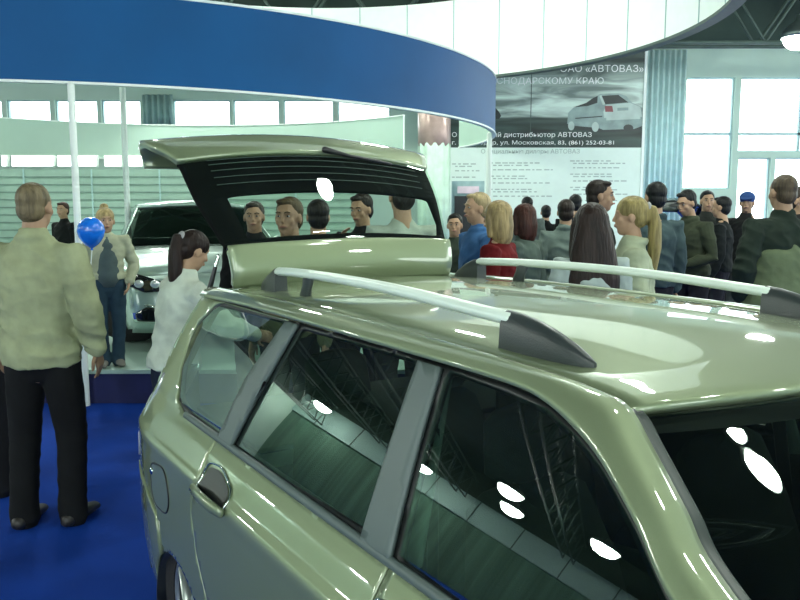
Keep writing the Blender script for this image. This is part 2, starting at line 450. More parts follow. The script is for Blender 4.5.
# --- rear end: bumper across, lamps, loading sill
def cross(name, rows, m, n=20, solid=.015):
    """rows: (x_mid, x_side, half_width, z)"""
    V, F = [], []
    for xm, xs, w, z in rows:
        for j in range(n+1):
            s = -1+2*j/n; V.append((xm+(xs-xm)*abs(s)**3, w*s, z))
    for k in range(len(rows)-1):
        for j in range(n):
            a = k*(n+1)+j; F.append([a, a+1, a+n+2, a+n+1])
    return mk(name, V, F, m, car, solid=solid)
def ws(x, z): return SY(x, z)
cross('rear_bumper', [(-1.08, -1.00, ws(-1.0, .24), .22), (-1.13, -1.04, ws(-1.04, .35), .35), (-1.14, -1.045, ws(-1.05, .5), .5), (-1.13, -1.03, ws(-1.045, .64), .64), (-1.09, -1.0, ws(-1.0, .66), .665), (-1.0, -.95, .72, .675)], PAINT)
cross('loading_sill', [(-1.0, -.96, .60, .66), (-.98, -.94, .60, .70), (-.93, -.92, .60, .70)], BLACK)
for sg in (1, -1):
    V, F = [], []
    for z, x, w in ((.72, -1.035, .0), (.80, -1.045, .0), (.9, -1.035, 0), (.98, -1.015, 0), (1.04, -.985, 0)):
        for t in range(7):
            a = t/6; yy = SY(x+.03, z)*(1)-.16*a; V.append((x+.09*(1-a)**2-.022*math.sin(a*PI), -sg*(yy+.007*(1-a)), z))
    for k in range(4):
        for t in range(6):
            a = k*7+t; F.append([a, a+1, a+8, a+7])
    tl = mk('tail_lamp', V, F, LAMPC, car, solid=.012)
    # rear pillar behind the lamp up to the roof
    V, F = [], []
    for x, z in ((-1.02, .68), (-1.0, 1.0), (-.90, 1.15), (-.83, 1.27), (-.775, 1.345)):
        w = SY(x, z)
        for i in (0, .05, .10): V.append((x-.005+i*.2, -sg*(w-.004-i), z))
    for k in range(4):
        for t in range(2):
            a = k*3+t; F.append([a, a+1, a+4, a+3])
    mk('tail_pillar', V, F, PAINT, car, solid=.01)
# --- tailgate, raised
tg = bpy.data.objects.new('tailgate', None); COL.objects.link(tg); tg.parent = car
T = [(-.715, 1.385, .500, .012), (-.700, 1.43, .505, .02), (-.705, 1.47, .508, .024), (-.722, 1.520, .513, .026), (-.735, 1.535, .516, .028),
     (-.80, 1.61, .54, .034), (-.89, 1.715, .575, .04), (-.955, 1.79, .588, .044), (-1.01, 1.848, .596, .046),
     (-1.035, 1.866, .606, .046), (-1.08, 1.893, .632, .046), (-1.14, 1.920, .668, .044), (-1.20, 1.937, .675, .042), (-1.30, 1.945, .67, .035), (-1.38, 1.93, .655, .03), (-1.42, 1.89, .63, .02), (-1.42, 1.85, .62, .01)]
def tgp(t, s, off=0):
    x = interp([(i, p[0]) for i, p in enumerate(T)], t); z = interp([(i, p[1]) for i, p in enumerate(T)], t)
    w = interp([(i, p[2]) for i, p in enumerate(T)], t); b = interp([(i, p[3]) for i, p in enumerate(T)], t)
    x2 = interp([(i, p[0]) for i, p in enumerate(T)], min(t+.1, 16)); z2 = interp([(i, p[1]) for i, p in enumerate(T)], min(t+.1, 16))
    if t >= 15.9: x2, z2 = x, z-.01
    d = Vector((x2-x, z2-z)); d.normalize(); n = Vector((-d.y, d.x))*-1
    if n.x < 0 and t < 10: n = -n
    if t >= 10 and n.y < 0 and t < 14: n = -n
    if t >= 14: n = Vector((-1, .3)).normalized()
    q = b*(1-s*s)+off
    if t < 4: q = b*(1-s*s)*.6+off; return Vector((x+n.x*q, w*s, z+.6*b*(1-s*s)))
    return Vector((x+n.x*q, w*s, z+n.y*q+.3*b*(1-s*s)))
def tgpanel(name, t0, t1, m, off=0, s0=-1, s1=1, nt=14, ns=26, solid=.02):
    V, F = [], []
    for i in range(nt+1):
        for j in range(ns+1): V.append(tgp(t0+(t1-t0)*i/nt, s0+(s1-s0)*j/ns, off))
    for i in range(nt):
        for j in range(ns):
            a = i*(ns+1)+j; F.append([a, a+1, a+ns+2, a+ns+1])
    return mk(name, V, F, m, tg, solid=solid, off=0)
tgpanel('spoiler', 0, 3.6, PAINT, solid=.035)
tgpanel('tailgate_window', 3.9, 8.5, GLASS_T, off=.004, solid=0)
tgpanel('tailgate_panel', 8.5, 16, PAINT, nt=24, solid=.03)
Vf, Ff = fill([(3.6, -.995), (3.6, .995), (8.7, .995), (8.7, -.995)], [rnd([(4.35, -.80), (4.35, .92), (5.0, .95), (6.05, .90), (6.05, -.78), (5.0, -.79)], .10)], lambda t, s: tgp(t, s, -.022), .08, .03, .08)
mk('tailgate_dark_sheet', Vf, Ff, mat('matt black band', (.004, .005, .005), rough=.8, spec=.1), tg, solid=.012)  # black sheet behind the glass, cut out over the clear area
for t in (6.5, 6.9, 7.3, 7.7, 8.05):
    V, F = [], []; tube(V, F, [tgp(t, -.82+1.68*i/24, .003) for i in range(25)], .0016, 6); mk('heating_wire', V, F, STEEL, tg)
V, F = [], []; tube(V, F, [tgp(3.62, -1+2*i/24, .012) for i in range(25)], .006, 8); mk('lower_seal', V, F, BLACK, tg)
V, F = [], []; tube(V, F, [tgp(9.6, -.97+1.94*i/24, .004) for i in range(25)], .003, 8); mk('panel_crease', V, F, SILVER, tg)
# wiper folded on the glass top
wp = tubo('rear_wiper', [tgp(8.3, .05, .03), tgp(8.0, .25, .02), tgp(7.8, .62, .015)], [.014, .008, .006], BLACK, tg)
for sg in (1, -1):
    st = tubo('gas_strut', [(-.86, -sg*.60, 1.20), (-.80, -sg*.57, 1.34), (-.765, -sg*.535, 1.50)], [.012, .012, .006], BLACK, car)
    tubo('strut_rod', [(-.80, -sg*.57, 1.34), (-.765, -sg*.535, 1.50)], .0075, CHROME, st)
# --- roof rails
for sg in (1, -1):
    rail = bpy.data.objects.new('roof_rail', None); COL.objects.link(rail); rail.parent = car
    yy = lambda x: -sg*interp([(-.5, .440), (-.4, .444), (.2, .468), (.85, .468), (1.12, .448)], x)
    zz = lambda x: interp([(-.5, 1.452), (-.4, 1.462), (0, 1.474), (.4, 1.472), (.85, 1.452)], x)
    pts = [(x, yy(x), zz(x)) for x in [-.405+1.255*i/20 for i in range(21)]]
    V, F = [], []; tube(V, F, pts, [(.021, .015)]*21, 16, side=(0, 1, 0), cap=True); mk('rail_bar', V, F, SILVER, rail)
    # end caps: fins that sink to the roof
    def cap_(xs, tops, wid):
        V, F = [], []; n = 8
        for x, zt, w in zip(xs, tops, wid):
            zb = 1.392 if x > 0 else 1.390
            if x > .9: zb = 1.388
            for j in range(n):
                a = PI*j/(n-1); V.append((x, yy(x)+w*math.cos(a), zb+(zt-zb)*math.sin(a)**.6))
            V.append((x, yy(x)-w, zb-.01)); V.append((x, yy(x)+w, zb-.01))
        m_ = n+2
        for k in range(len(xs)-1):
            for j in range(m_):
                a = k*m_+j; b = k*m_+(j+1) % m_; F.append([a, b, b+m_, a+m_])
        F.append(list(range(m_))[::-1]); F.append([(len(xs)-1)*m_+j for j in range(m_)])
        return mk('rail_end', V, F, CAPM, rail, ang=50)
    cap_([.835, .88, .93, .98, 1.02, 1.05, 1.07], [1.470, 1.466, 1.456, 1.440, 1.422, 1.405, 1.394], [.026, .027, .027, .025, .021, .014, .004])
    cap_([-.395, -.44, -.49, -.54, -.57], [1.476, 1.470, 1.450, 1.42, 1.392], [.025, .026, .024, .018, .006])
    V, F = [], []; tube(V, F, [(-.185, yy(-.18), 1.385), (-.17, yy(-.18), 1.43), (-.155, yy(-.17), 1.468)], [(.016, .034), (.013, .024), (.016, .030)], 12, side=(0, 1, 0)); mk('rail_foot', V, F, CAPM, rail)
# --- bonnet, nose
cross('bonnet', [(2.16, 1.96, .70, .925), (2.3, 2.15, .72, .915), (2.5, 2.35, .72, .875), (2.72, 2.55, .70, .80), (2.82, 2.62, .66, .70)], PAINT)
cross('front_bumper', [(2.84, 2.60, .80, .24), (2.90, 2.66, .81, .40), (2.90, 2.68, .81, .55), (2.85, 2.64, .77, .68)], PAINT)
cross('scuttle', [(2.09, 1.92, .72, .93), (2.17, 1.97, .72, .924)], BLACK)
# --- wheels
def wheel(x, sg):
    w = bpy.data.objects.new('wheel', None); COL.objects.link(w); w.parent = car; w.location = (x, -sg*.70, .2865)
    V, F = [], []; n = 40
    prof = [(.19, -.085), (.255, -.095), (.278, -.07), (.285, -.03), (.285, .03), (.278, .07), (.255, .095), (.19, .085)]
    for i in range(n):
        a = 2*PI*i/n
        for r, t in prof: V.append((r*math.cos(a), t, r*math.sin(a)))
    m_ = len(prof)
    for i in range(n):
        for j in range(m_):
            F.append([i*m_+j, ((i+1) % n)*m_+j, ((i+1) % n)*m_+(j+1) % m_, i*m_+(j+1) % m_])
    mk('tyre', V, F, RUBBER, w, ang=50)
    V, F = [], []; tube(V, F, [(0, -.07, 0), (0, .07, 0)], .05, 16)
    for k in range(5):
        a = 2*PI*k/5; tube(V, F, [(.03*math.cos(a), -sg*.07, .03*math.sin(a)), (.19*math.cos(a), -sg*.055, .19*math.sin(a))], [(.03, .014), (.022, .012)], 8)
    tube(V, F, [(.185*math.cos(2*PI*i/32), -sg*.07, .185*math.sin(2*PI*i/32)) for i in range(33)], .012, 8, cap=False)
    mk('rim', V, F, ALLOY, w, ang=40)
for x in (RA[0], FA[0]):
    for sg in (1, -1): wheel(x, sg)
# wheel wells + floor pan
bxo('floor_pan', (.85, 0, .20), (2.9, 1.36, .06), BLACK, car)
for sg in (1, -1):
    for cx in (RA[0], FA[0]):
        V, F = [], []; n = 16
        for i in range(n+1):
            a = PI*i/n
            for yb in (.50, .822): R_ = .30 if cx < 1 else .335; V.append((cx+R_*math.cos(a), -sg*yb*(plan(cx-.3) if yb > .6 else 1), (.19 if cx < 1 else .225)+R_*math.sin(a)))
        for i in range(n): F.append([2*i, 2*i+1, 2*i+3, 2*i+2])
        mk('wheel_well', V, F, BLACK, car, solid=.006)
    # inner door cards
    V, F = fill([(-.9, .30), (1.7, .30), (1.7, .955), (-.9, .955)], [rnd([(-.80, .30), (-.78, .56), (-.16, .56), (-.14, .30)], .1)], side_fn(sg, -.055), .1, .1, .1)
    mk('door_lining', V, F, DASHM, car, solid=.02)
# --- interior
def seat(x, y, w=.50):
    s = bpy.data.objects.new('seat', None); COL.objects.link(s); s.parent = car; s.location = (x, y, 0)
    V, F = [], []; tube(V, F, [(-.2, 0, .42), (.02, 0, .44), (.27, 0, .47)], [(w*.47, .07), (w*.5, .085), (w*.48, .07)], 16, side=(0, 1, 0)); mk('cushion', V, F, SEATM, s)
    V, F = [], []; tube(V, F, [(-.24, 0, .48), (-.30, 0, .65), (-.37, 0, .85), (-.43, 0, 1.02)], [(w*.44, .07), (w*.48, .075), (w*.46, .065), (w*.36, .05)], 16, side=(0, 1, 0)); mk('backrest', V, F, SEATM, s)
    V, F = [], []; tube(V, F, [(-.44, 0, 1.09), (-.46, 0, 1.20)], [(.12, .045), (.11, .04)], 14, side=(0, 1, 0)); h = mk('headrest', V, F, SEATM, s)
    for q in (-.05, .05): tubo('headrest_post', [(-.43, q, 1.02), (-.445, q, 1.1)], .006, CHROME, s, seg=6)
seat(1.22, -.36); seat(1.22, .36); seat(.38, -.40, .44); seat(.38, .0, .40); seat(.38, .40, .44)
bxo('dashboard', (1.80, 0, .84), (.34, 1.34, .20), DASHM, car, bevel=.05)
tubo('steering_column', [(1.72, .36, .86), (1.50, .36, .94)], .025, DASHM, car)
V, F = [], []; M = Matrix.Translation((1.48, .36, .95)) @ Matrix.Rotation(math.radians(65), 4, 'Y')
tube(V, F, [M @ Vector((.18*math.cos(2*PI*i/32), .18*math.sin(2*PI*i/32), 0)) for i in range(33)], .014, 8, cap=False)
for a in (90, 210, 330): tube(V, F, [M @ Vector((0, 0, 0)), M @ Vector((.18*math.cos(math.radians(a)), .18*math.sin(math.radians(a)), 0))], .014, 8)
mk('steering_wheel', V, F, DASHM, car)
tubo('rear_view_mirror', [(1.30, -.10, 1.27), (1.30, .12, 1.27)], [(.03, .012), (.03, .012)], BLACK, car, side=(0, 0, 1))
# headlining just under the roof
V, F = [], []
for k in range(0, KR+1, 3):
    x, y, z = Bs[k]; h, bow = CR(k)
    for j in range(13):
        s = -1+2*j/12; V.append((x+bow*(1-s*s)-.01, y*s*.98, z-.03+h*(1-s*s)))
for k in range(KR//3):
    for j in range(12):
        a = k*13+j; F.append([a, a+13, a+14, a+1])
mk('headlining', V, F, INTER, car, solid=.004)
bxo('parcel_shelf', (-.42, 0, .93), (.62, 1.30, .02), SEATM, car, bevel=.005)
bxo('boot_floor', (-.55, 0, .55), (.78, 1.0, .03), SEATM, car)
for sg in (1, -1):
    tubo('centre_pillar', [(.80, -sg*.70, .95), (.745, -sg*.575, 1.33)], [(.045, .015), (.035, .012)], INTER, car, side=(1, 0, 0))
    tubo('seat_belt', [(.775, -sg*.62, 1.22), (.83, -sg*.66, .75), (.9, -sg*.64, .50)], [(.022, .002)]*3, BLACK, car, side=(1, 0, 0))
# door mirrors (on the doors, ahead of the frame)
for sg in (1, -1):
    mr = bpy.data.objects.new('door_mirror', None); COL.objects.link(mr); mr.parent = car
    V, F = [], []; ell(V, F, (1.66, -sg*.93, 1.0), (.07, .11, .075)); mk('mirror_housing', V, F, PAINT, mr)
    tubo('mirror_arm', [(1.66, -sg*.76, .975), (1.66, -sg*.88, .98)], .022, BLACK, mr)
# ================================================================== PEOPLE
_mc = {}
def cloth(col, rough=.9, bump=.5):
    k = ('c',)+tuple(col)
    if k not in _mc: _mc[k] = mat('cloth', [c*.72 for c in col], rough=rough, var=.2, scale=7, bump=bump, bscale=14, spec=.2)
    return _mc[k]
def hairm(col):
    k = ('h',)+tuple(col)
    if k not in _mc: _mc[k] = mat('hair', [c*.7 for c in col], rough=.5, var=.5, scale=40, spec=.25, bump=.8, bscale=60, stretch=(1, 1, .12))
    return _mc[k]
SHOE = mat('dark shoe leather', (.02, .018, .016), rough=.45)
ARMS = {'down': ((.045, -.02, -.29), (.055, .05, -.53)), 'pocket': ((.10, -.06, -.27), (.03, .08, -.47)),
        'front': ((.06, .0, -.29), (-.09, .22, -.33)), 'raise': ((.08, .10, -.24), (-.02, .26, -.06)),
        'phone': ((.07, .12, -.24), (-.08, .17, -.01)), 'reach': ((.05, .20, -.18), (.02, .44, -.22)), 'cross': ((.08, .06, -.27), (-.16, .20, -.25))}
def person(label, x, y, rz, h=1.72, z0=0., top=(.1, .1, .1), topm=None, legs=(.02, .02, .03), hair=(.03, .02, .015), style='short', skin=None, arms=('down', 'down'),
           turn=0, nod=0, lean=0, hem=.52, loose=1., stance=.09, female=False, face=False, vox=.008, shoe=None, kid=1., inner=None, build=1.0, group=None, cap=None, collar=None, step=0, over=None):
    skin = skin or SKIN; s = h/1.75
    P = thing('person', label, 'person', (x, y, z0), math.radians(rz), group)
    hipz = .93*s; L = Matrix.Translation((0, 0, hipz)) @ Matrix.Rotation(math.radians(-lean), 4, 'X') @ Matrix.Translation((0, 0, -hipz))
    U = lambda p: L @ (Vector(p)*s)
    sh = (.165 if female else .185)*build
    hs = kid  # head size factor
    hc = U((0, .015, 1.75-.118*hs)) if lean == 0 else U((0, .03, 1.75-.118*hs))
    HM = Matrix.Translation(hc) @ Matrix.Rotation(math.radians(turn), 4, 'Z') @ Matrix.Rotation(math.radians(-nod-lean*.6), 4, 'X') @ Matrix.Scale(s*hs, 4)
    V, F = [], []
    # head
    ell(V, F, (0, -.008, .025), (.074, .093, .092), HM); ell(V, F, (0, .012, -.04), (.060, .072, .075), HM); ell(V, F, (0, .040, -.082), (.034, .034, .030), HM)
    tube(V, F, [HM @ Vector(p) for p in ((0, .082, .02), (0, .091, -.008), (0, .097, -.020))], [.008*s*hs, .010*s*hs, .012*s*hs], 8)
    ell(V, F, (0, .074, .034), (.046, .014, .014), HM); ell(V, F, (0, .086, -.052), (.024, .010, .010), HM)
    for q in (-1, 1): ell(V, F, (q*.077, -.005, -.005), (.010, .019, .032), HM); ell(V, F, (q*.038, .054, -.020), (.022, .020, .026), HM)
    # neck, torso
    nr = .050 if female else .058
    tube(V, F, [U((0, -.02, 1.40)), U((0, -.012, 1.50)), HM @ Vector((0, -.01, -.06))], [nr*1.25*s, nr*s, nr*s*1.0], 14)
    tw = build*(.9 if female else 1)
    tors = [(.83, .145, .10), (.93, .160, .115), (1.05, .135*tw, .10), (1.18, .145*tw, .11), (1.30, .165*tw, .115), (1.38, .165*tw, .10), (1.44, .10, .07)]
    tube(V, F, [U((0, -.005, z)) for z, a, b in tors], [(a*s, b*s) for z, a, b in tors], 18, side=(1, 0, 0))
    joints = {}
    for q, an in ((1, arms[0]), (-1, arms[1])):
        S = Vector((q*sh, -.01, 1.40)); e, w = ARMS[an] if isinstance(an, str) else an
        E_ = S+Vector((q*e[0], e[1], e[2])); W_ = S+Vector((q*w[0], w[1], w[2]))
        up = (W_-E_); up.normalize()
        S2, E2, W2 = U(S), U(E_), U(W_)
        tube(V, F, [U((q*sh*.6, -.01, 1.39)), S2, S2.lerp(E2, .5), E2, E2.lerp(W2, .35), W2], [.055*s, .056*s, .046*s, .038*s, .040*s, .026*s], 12)
        d = (W2-E2).normalized(); out = Vector((q, 0, 0)); out = (out-d*out.dot(d)); out = out.normalized() if out.length > .1 else Vector((0, 0, 1)); fw = d.cross(out)*q
        # palm is flat: thin along `out`, wide along `fw`
        pw = W2+d*.085*s
        tube(V, F, [W2, W2+d*.03*s, pw], [(.020*s, .026*s), (.016*s, .038*s), (.014*s, .041*s)], 12, side=out)
        for k, (o_, ln) in enumerate(((.030, .070), (.010, .080), (-.010, .075), (-.029, .058))):
            a = pw+fw*o_*s; b = a+d*ln*.5*s-out*.010*s*q*q; c = b+d*ln*.42*s-out*.020*s
            tube(V, F, [a-d*.02*s, a, b, c], [.0088*s, .0088*s, .0080*s, .0070*s], 7)
        a = W2+d*.02*s+fw*.024*s; tube(V, F, [a, a+(d*.3+fw*.55)*.045*s*1.4, a+(d*.85+fw*.5-out*.15)*.075*s], [.013*s, .011*s, .009*s], 7)
        joints[q] = (S2, E2, W2)
    lj = {}
    for q in (1, -1):
        H = Vector((q*.085*s, 0, .90*s)); st = step*q
        K = Vector((q*(.06+stance*.5)*s, (.02+st*.5)*s, .49*s)); An = Vector((q*stance*s, (-.02+st)*s, .075*s))
        tube(V, F, [H, H.lerp(K, .5), K, K.lerp(An, .35), An], [.085*s, .075*s, .055*s, .054*s, .036*s], 12)
        tube(V, F, [An+Vector((0, -.03*s, -.035*s)), An+Vector((q*.01, .09*s, -.045*s)), An+Vector((q*.015, .17*s, -.055*s))], [(.034*s, .03*s), (.04*s, .026*s), (.035*s, .017*s)], 10, side=(1, 0, 0))
        lj[q] = (H, K, An)
    remesh('body', V, F, vox, skin, P)
    # eyes, mouth
    if face:
        for q in (-1, 1):
            V, F = [], []; ell(V, F, (q*.030, .074, .012), (.012, .010, .006), HM, 12, 8); e = mk('eye', V, F, EYEW, P)
            V, F = [], []; ell(V, F, (q*.030, .0815, .012), (.006, .004, .006), HM, 10, 6); mk('iris', V, F, EYED, e)
            V, F = [], []; tube(V, F, [HM @ Vector((q*.014, .086, .032)), HM @ Vector((q*.03, .087, .038)), HM @ Vector((q*.046, .078, .033))], .004*s, 6); mk('eyebrow', V, F, hairm(hair), P)
        V, F = [], []; tube(V, F, [HM @ Vector((-.022, .083, -.052)), HM @ Vector((0, .097, -.050)), HM @ Vector((.022, .083, -.052))], [.004*s, .008*s, .004*s], 8); mk('mouth', V, F, LIPM, P)
    # shoes
    for q in (1, -1):
        H, K, An = lj[q]; V, F = [], []
        tube(V, F, [An+Vector((0, -.055*s, -.035*s)), An+Vector((0, .0, -.028*s)), An+Vector((q*.012, .09*s, -.036*s)), An+Vector((q*.018, .19*s, -.048*s))], [(.038*s, .036*s), (.044*s, .043*s), (.050*s, .034*s), (.036*s, .022*s)], 12, side=(1, 0, 0))
        for v in V: v.z = max(v.z, .003)
        sm = mk('shoe', V, F, shoe or SHOE, P)
    # trousers
    V, F = [], []; lw = 1.04+.12*min(loose-1, .3)
    for q in (1, -1):
        H, K, An = lj[q]
        tube(V, F, [H+Vector((0, 0, .02*s)), H.lerp(K, .35), K, K.lerp(An, .5), An+Vector((0, 0, .02*s)), An+Vector((0, .01*s, -.035*s))], [.098*s*lw, .090*s*lw, .072*s*lw, .066*s*lw, .066*s*lw, .068*s*lw], 14)
    tube(V, F, [U((0, -.005, .84)), U((0, -.005, .95)), U((0, -.003, 1.03))], [(.155*s*lw, .105*s*lw), (.165*s*lw, .118*s*lw), (.150*s*lw, .108*s*lw)], 16, side=(1, 0, 0))
    remesh('trousers', V, F, max(vox, .009)*1.2, cloth(legs), P, 3, .004, x)
    # top
    V, F = [], []; g = .022*loose; hz = hem*1.75
    rows = [(hz, .180, .135), (hz+.06, .187, .142), (1.05, .165*tw, .125), (1.18, .170*tw, .130), (1.30, .188*tw, .130), (1.38, .182*tw, .112), (1.435, .125, .082), (1.47, .075, .07)]
    rows = [r for r in rows if r[0] >= hz-1e-6 and (r[0] <= hz+.07 or r[0] > hz+.10)]
    tube(V, F, [U((0, -.005, z)) for z, a, b in rows], [((a+g-.02)*s, (b+g-.02)*s) for z, a, b in rows], 22, side=(1, 0, 0), cap=2)
    for q in (1, -1):
        S2, E2, W2 = joints[q]
        Wc = W2-(W2-E2).normalized()*.01*s
        tube(V, F, [U((q*sh*.5, -.01, 1.385)), S2+Vector((0, 0, .004)), S2.lerp(E2, .5), E2, E2.lerp(Wc, .5), Wc], [(.060+g*.3)*s, (.062+g*.5)*s, (.052+g*.7)*s, (.045+g*.8)*s, (.042+g*.7)*s, (.034+g*.5)*s], 12)
    # soft folds
    for i, v in enumerate(V):
        nn = noise.noise(Vector((v.x*7+x*3, v.y*7, v.z*9)))*.010*loose*s
        V[i] = v+Vector((v.x, v.y, 0)).normalized()*nn if Vector((v.x, v.y)).length > .01 else v
    if collar: 
        tube(V, F, [U((.07*math.cos(2*PI*i/12), .068*math.sin(2*PI*i/12)-.012, 1.475+.012*math.sin(2*PI*i/12+PI))) for i in range(13)], .022*s, 8, cap=True)
    tp = remesh('jacket' if collar else ('sweater' if not topm else topm), V, F, max(vox, .009), cloth(top), P, 2, .0075*loose, x+y)
    if over:
        V, F = [], []; tube(V, F, [U((0, -.005, z)) for z in (.80, .95, 1.10, 1.24)], [(.225*build*s, .175*s), (.215*build*s, .170*s), (.200*build*s, .158*s), (.195*build*s, .152*s)], 22, side=(1, 0, 0), cap=2); remesh('waist_wrap', V, F, .009, cloth(over), P, 2, .008, x)
    if inner:
        V, F = [], []; tube(V, F, [U((0, .035, z)) for z in (hz+.0, 1.1, 1.25, 1.36, 1.42)], [(.13*s, .130*s), (.125*s, .122*s), (.12*s, .122*s), (.08*s, .102*s), (.04*s, .065*s)], 14, side=(1, 0, 0)); mk('shirt_front', V, F, cloth(inner), P)
    # hair
    hm = hairm(hair)
    V, F = [], []
    if style == 'crop':
        ell(V, F, (0, -.020, .040), (.0785, .092, .086), HM); ell(V, F, (0, -.045, -.01), (.070, .062, .07), HM)
    elif style == 'short':
        ell(V, F, (0, -.028, .048), (.084, .095, .086), HM); ell(V, F, (0, -.048, -.01), (.076, .066, .08), HM); ell(V, F, (.012, .032, .098), (.052, .044, .022), HM)
    elif style == 'bob':
        ell(V, F, (0, -.015, .045), (.092, .102, .092), HM)
        tube(V, F, [HM @ Vector(p) for p in ((0, -.035, .05), (0, -.040, -.05), (0, -.045, -.14))], [(.095*s, .075*s), (.108*s, .082*s), (.098*s, .07*s)], 18, side=(1, 0, 0))
        for q in (-1, 1): tube(V, F, [HM @ Vector(p) for p in ((q*.06, .03, .08), (q*.085, .03, .0), (q*.09, .015, -.12))], [.022*s, .024*s, .02*s], 10)
    elif style == 'long':
        ell(V, F, (0, -.015, .045), (.092, .102, .092), HM)
        tube(V, F, [HM @ Vector(p) for p in ((0, -.035, .06), (0, -.045, -.05), (0, -.06, -.16), (0, -.085, -.30), (0, -.09, -.46), (0, -.085, -.60))], [(.090*s, .075*s), (.112*s, .085*s), (.135*s, .080*s), (.155*s, .065*s), (.150*s, .055*s), (.115*s, .035*s)], 20, side=(1, 0, 0))
        for q in (-1, 1): tube(V, F, [HM @ Vector(p) for p in ((q*.06, .03, .07), (q*.088, .02, .0), (q*.10, .0, -.14), (q*.10, -.02, -.26))], [.02*s, .024*s, .026*s, .018*s], 10)
    elif style in ('ponytail', 'bun'):
        ell(V, F, (0, -.015, .045), (.085, .100, .088), HM); ell(V, F, (0, -.050, .0), (.074, .062, .07), HM)
        if style == 'bun': ell(V, F, (0, -.05, .135), (.042, .042, .036), HM)
        else:
            tube(V, F, [HM @ Vector((0, -.09, .06)), HM @ Vector((0, -.125, .05))]+[(HM @ Vector((0, -.125, .05)))+Matrix.Rotation(math.radians(turn), 3, 'Z') @ Vector(p)*s for p in ((0, -.022, -.09), (0, -.025, -.23), (0, -.015, -.37), (0, .0, -.45))], [(.026*s, .026*s), (.032*s, .032*s), (.05*s, .04*s), (.056*s, .042*s), (.040*s, .03*s), (.016*s, .012*s)], 14, side=(1, 0, 0))
    hr = remesh('hair', V, F, .007, hm, P, 2)
    if style == 'ponytail':
        V, F = [], []; ell(V, F, (0, -.108, .058), (.035, .018, .035), HM, 12, 8); mk('hair_tie', V, F, cloth((.5, .5, .5)), P)
    if cap:
        V, F = [], []; ell(V, F, (0, -.008, .060), (.092, .108, .080), HM); tube(V, F, [HM @ Vector((0, .07, .062)), HM @ Vector((0, .13, .050)), HM @ Vector((0, .165, .04))], [(.07*s, .012*s), (.065*s, .009*s), (.045*s, .006*s)], 12, side=(1, 0, 0)); remesh('cap', V, F, .008, cloth(cap), P, 2)
    return P, HM, joints
def px(u, Y): return at(u, 300, Y).x
# ================================================================== SETTING
floor = bxo('floor', (-9, 6.5, -.05), (54, 34, .1), CARPET); struct(floor)
def wall(name, poly, holes, fn, m, th=.25, g=3.0):
    V, F = fill(poly, holes, fn, g, 3.0); o = mk(name, V, F, m, None, smooth=False, solid=th, off=0); return struct(o)
YB = 21.0
def rc(u0, u1, v0, v1, Y=YB):
    a = at(u0, v0, Y); b = at(u1, v1, Y); return [(a.x, a.z), (b.x, a.z), (b.x, b.z), (a.x, b.z)]
# clerestory strip (left) and tall windows (right) in the back wall
zt = at(0, 100.5, YB).z; zb_ = at(0, 126, YB).z
cl = [(px(u0, YB)*at(0, 110, YB).x/px(0, YB), px(u1, YB)*at(0, 110, YB).x/px(0, YB)) for u0, u1 in ((-150, -60), (-55, 4), (9, 52), (57, 99), (103, 232-90), (174, 231), (234, 280), (284, 334), (338, 390))]
holes = [[(a, zt), (b, zt), (b, zb_), (a, zb_)] for a, b in cl]
xw = [at(683, 130, YB).x, at(731, 130, YB).x, at(737, 130, YB).x, at(860, 130, YB).x, at(990, 130, YB).x]
ztop = at(700, 78, YB).z; zmid = at(700, 134, YB).z; zlow = at(700, 189, YB).z; zdt = at(700, 152, YB).z; zdd = at(700, 158, YB).z
bigw = [[(xw[0], ztop), (xw[1], ztop), (xw[1], zlow), (xw[0], zlow)], [(xw[2], ztop), (xw[3], ztop), (xw[3], zdt), (xw[2], zdt)]]
dx = [at(u, 170, YB).x for u in (736, 768, 773, 812, 818, 860)]
doors = [[(dx[0], zdd), (dx[1], zdd), (dx[1], .05), (dx[0], .05)], [(dx[2], zdd), (dx[3], zdd), (dx[3], .05), (dx[2], .05)]]
zup = at(700, 46, YB).z
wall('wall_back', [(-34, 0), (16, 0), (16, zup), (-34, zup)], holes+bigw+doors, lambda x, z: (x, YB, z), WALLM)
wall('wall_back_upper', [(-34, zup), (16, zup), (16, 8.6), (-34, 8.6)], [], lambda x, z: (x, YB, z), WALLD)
wn = 0
def window(poly, mull=(), tran=(), Y=YB, name='window'):
    global wn; wn += 1
    xs = [p[0] for p in poly]; zs = [p[1] for p in poly]; x0, x1, z0, z1 = min(xs), max(xs), min(zs), max(zs)
    e = bpy.data.objects.new('%s_%d' % (name, wn), None); COL.objects.link(e); e.location = ((x0+x1)/2, Y, z0); struct(e)
    V, F = [], []; t = .03
    cx = (x1-x0)/2; H = z1-z0
    box(V, F, (0, 0, t/2), (x1-x0, .12, t)); box(V, F, (0, 0, H-t/2), (x1-x0, .12, t)); box(V, F, (-cx+t/2, 0, H/2), (t, .12, H-2*t)); box(V, F, (cx-t/2, 0, H/2), (t, .12, H-2*t))
    for f in mull: box(V, F, (-cx+f*(x1-x0), 0, H/2), (.06, .1, H-2*t))
    for zz in tran: box(V, F, (0, 0, zz-z0), (x1-x0-2*t, .1, .06))
    mk(name+'_frame', V, F, FRAMEM, e, smooth=False); bxo(name+'_pane', (0, 0, H/2), (x1-x0-2*t, .012, H-2*t), GLASS_W, e)
for h in holes: window(h)
window(bigw[0], tran=(zmid,)); window(bigw[1], tran=(zmid,), mull=(.5,))
for d in doors: window(d, name='door')
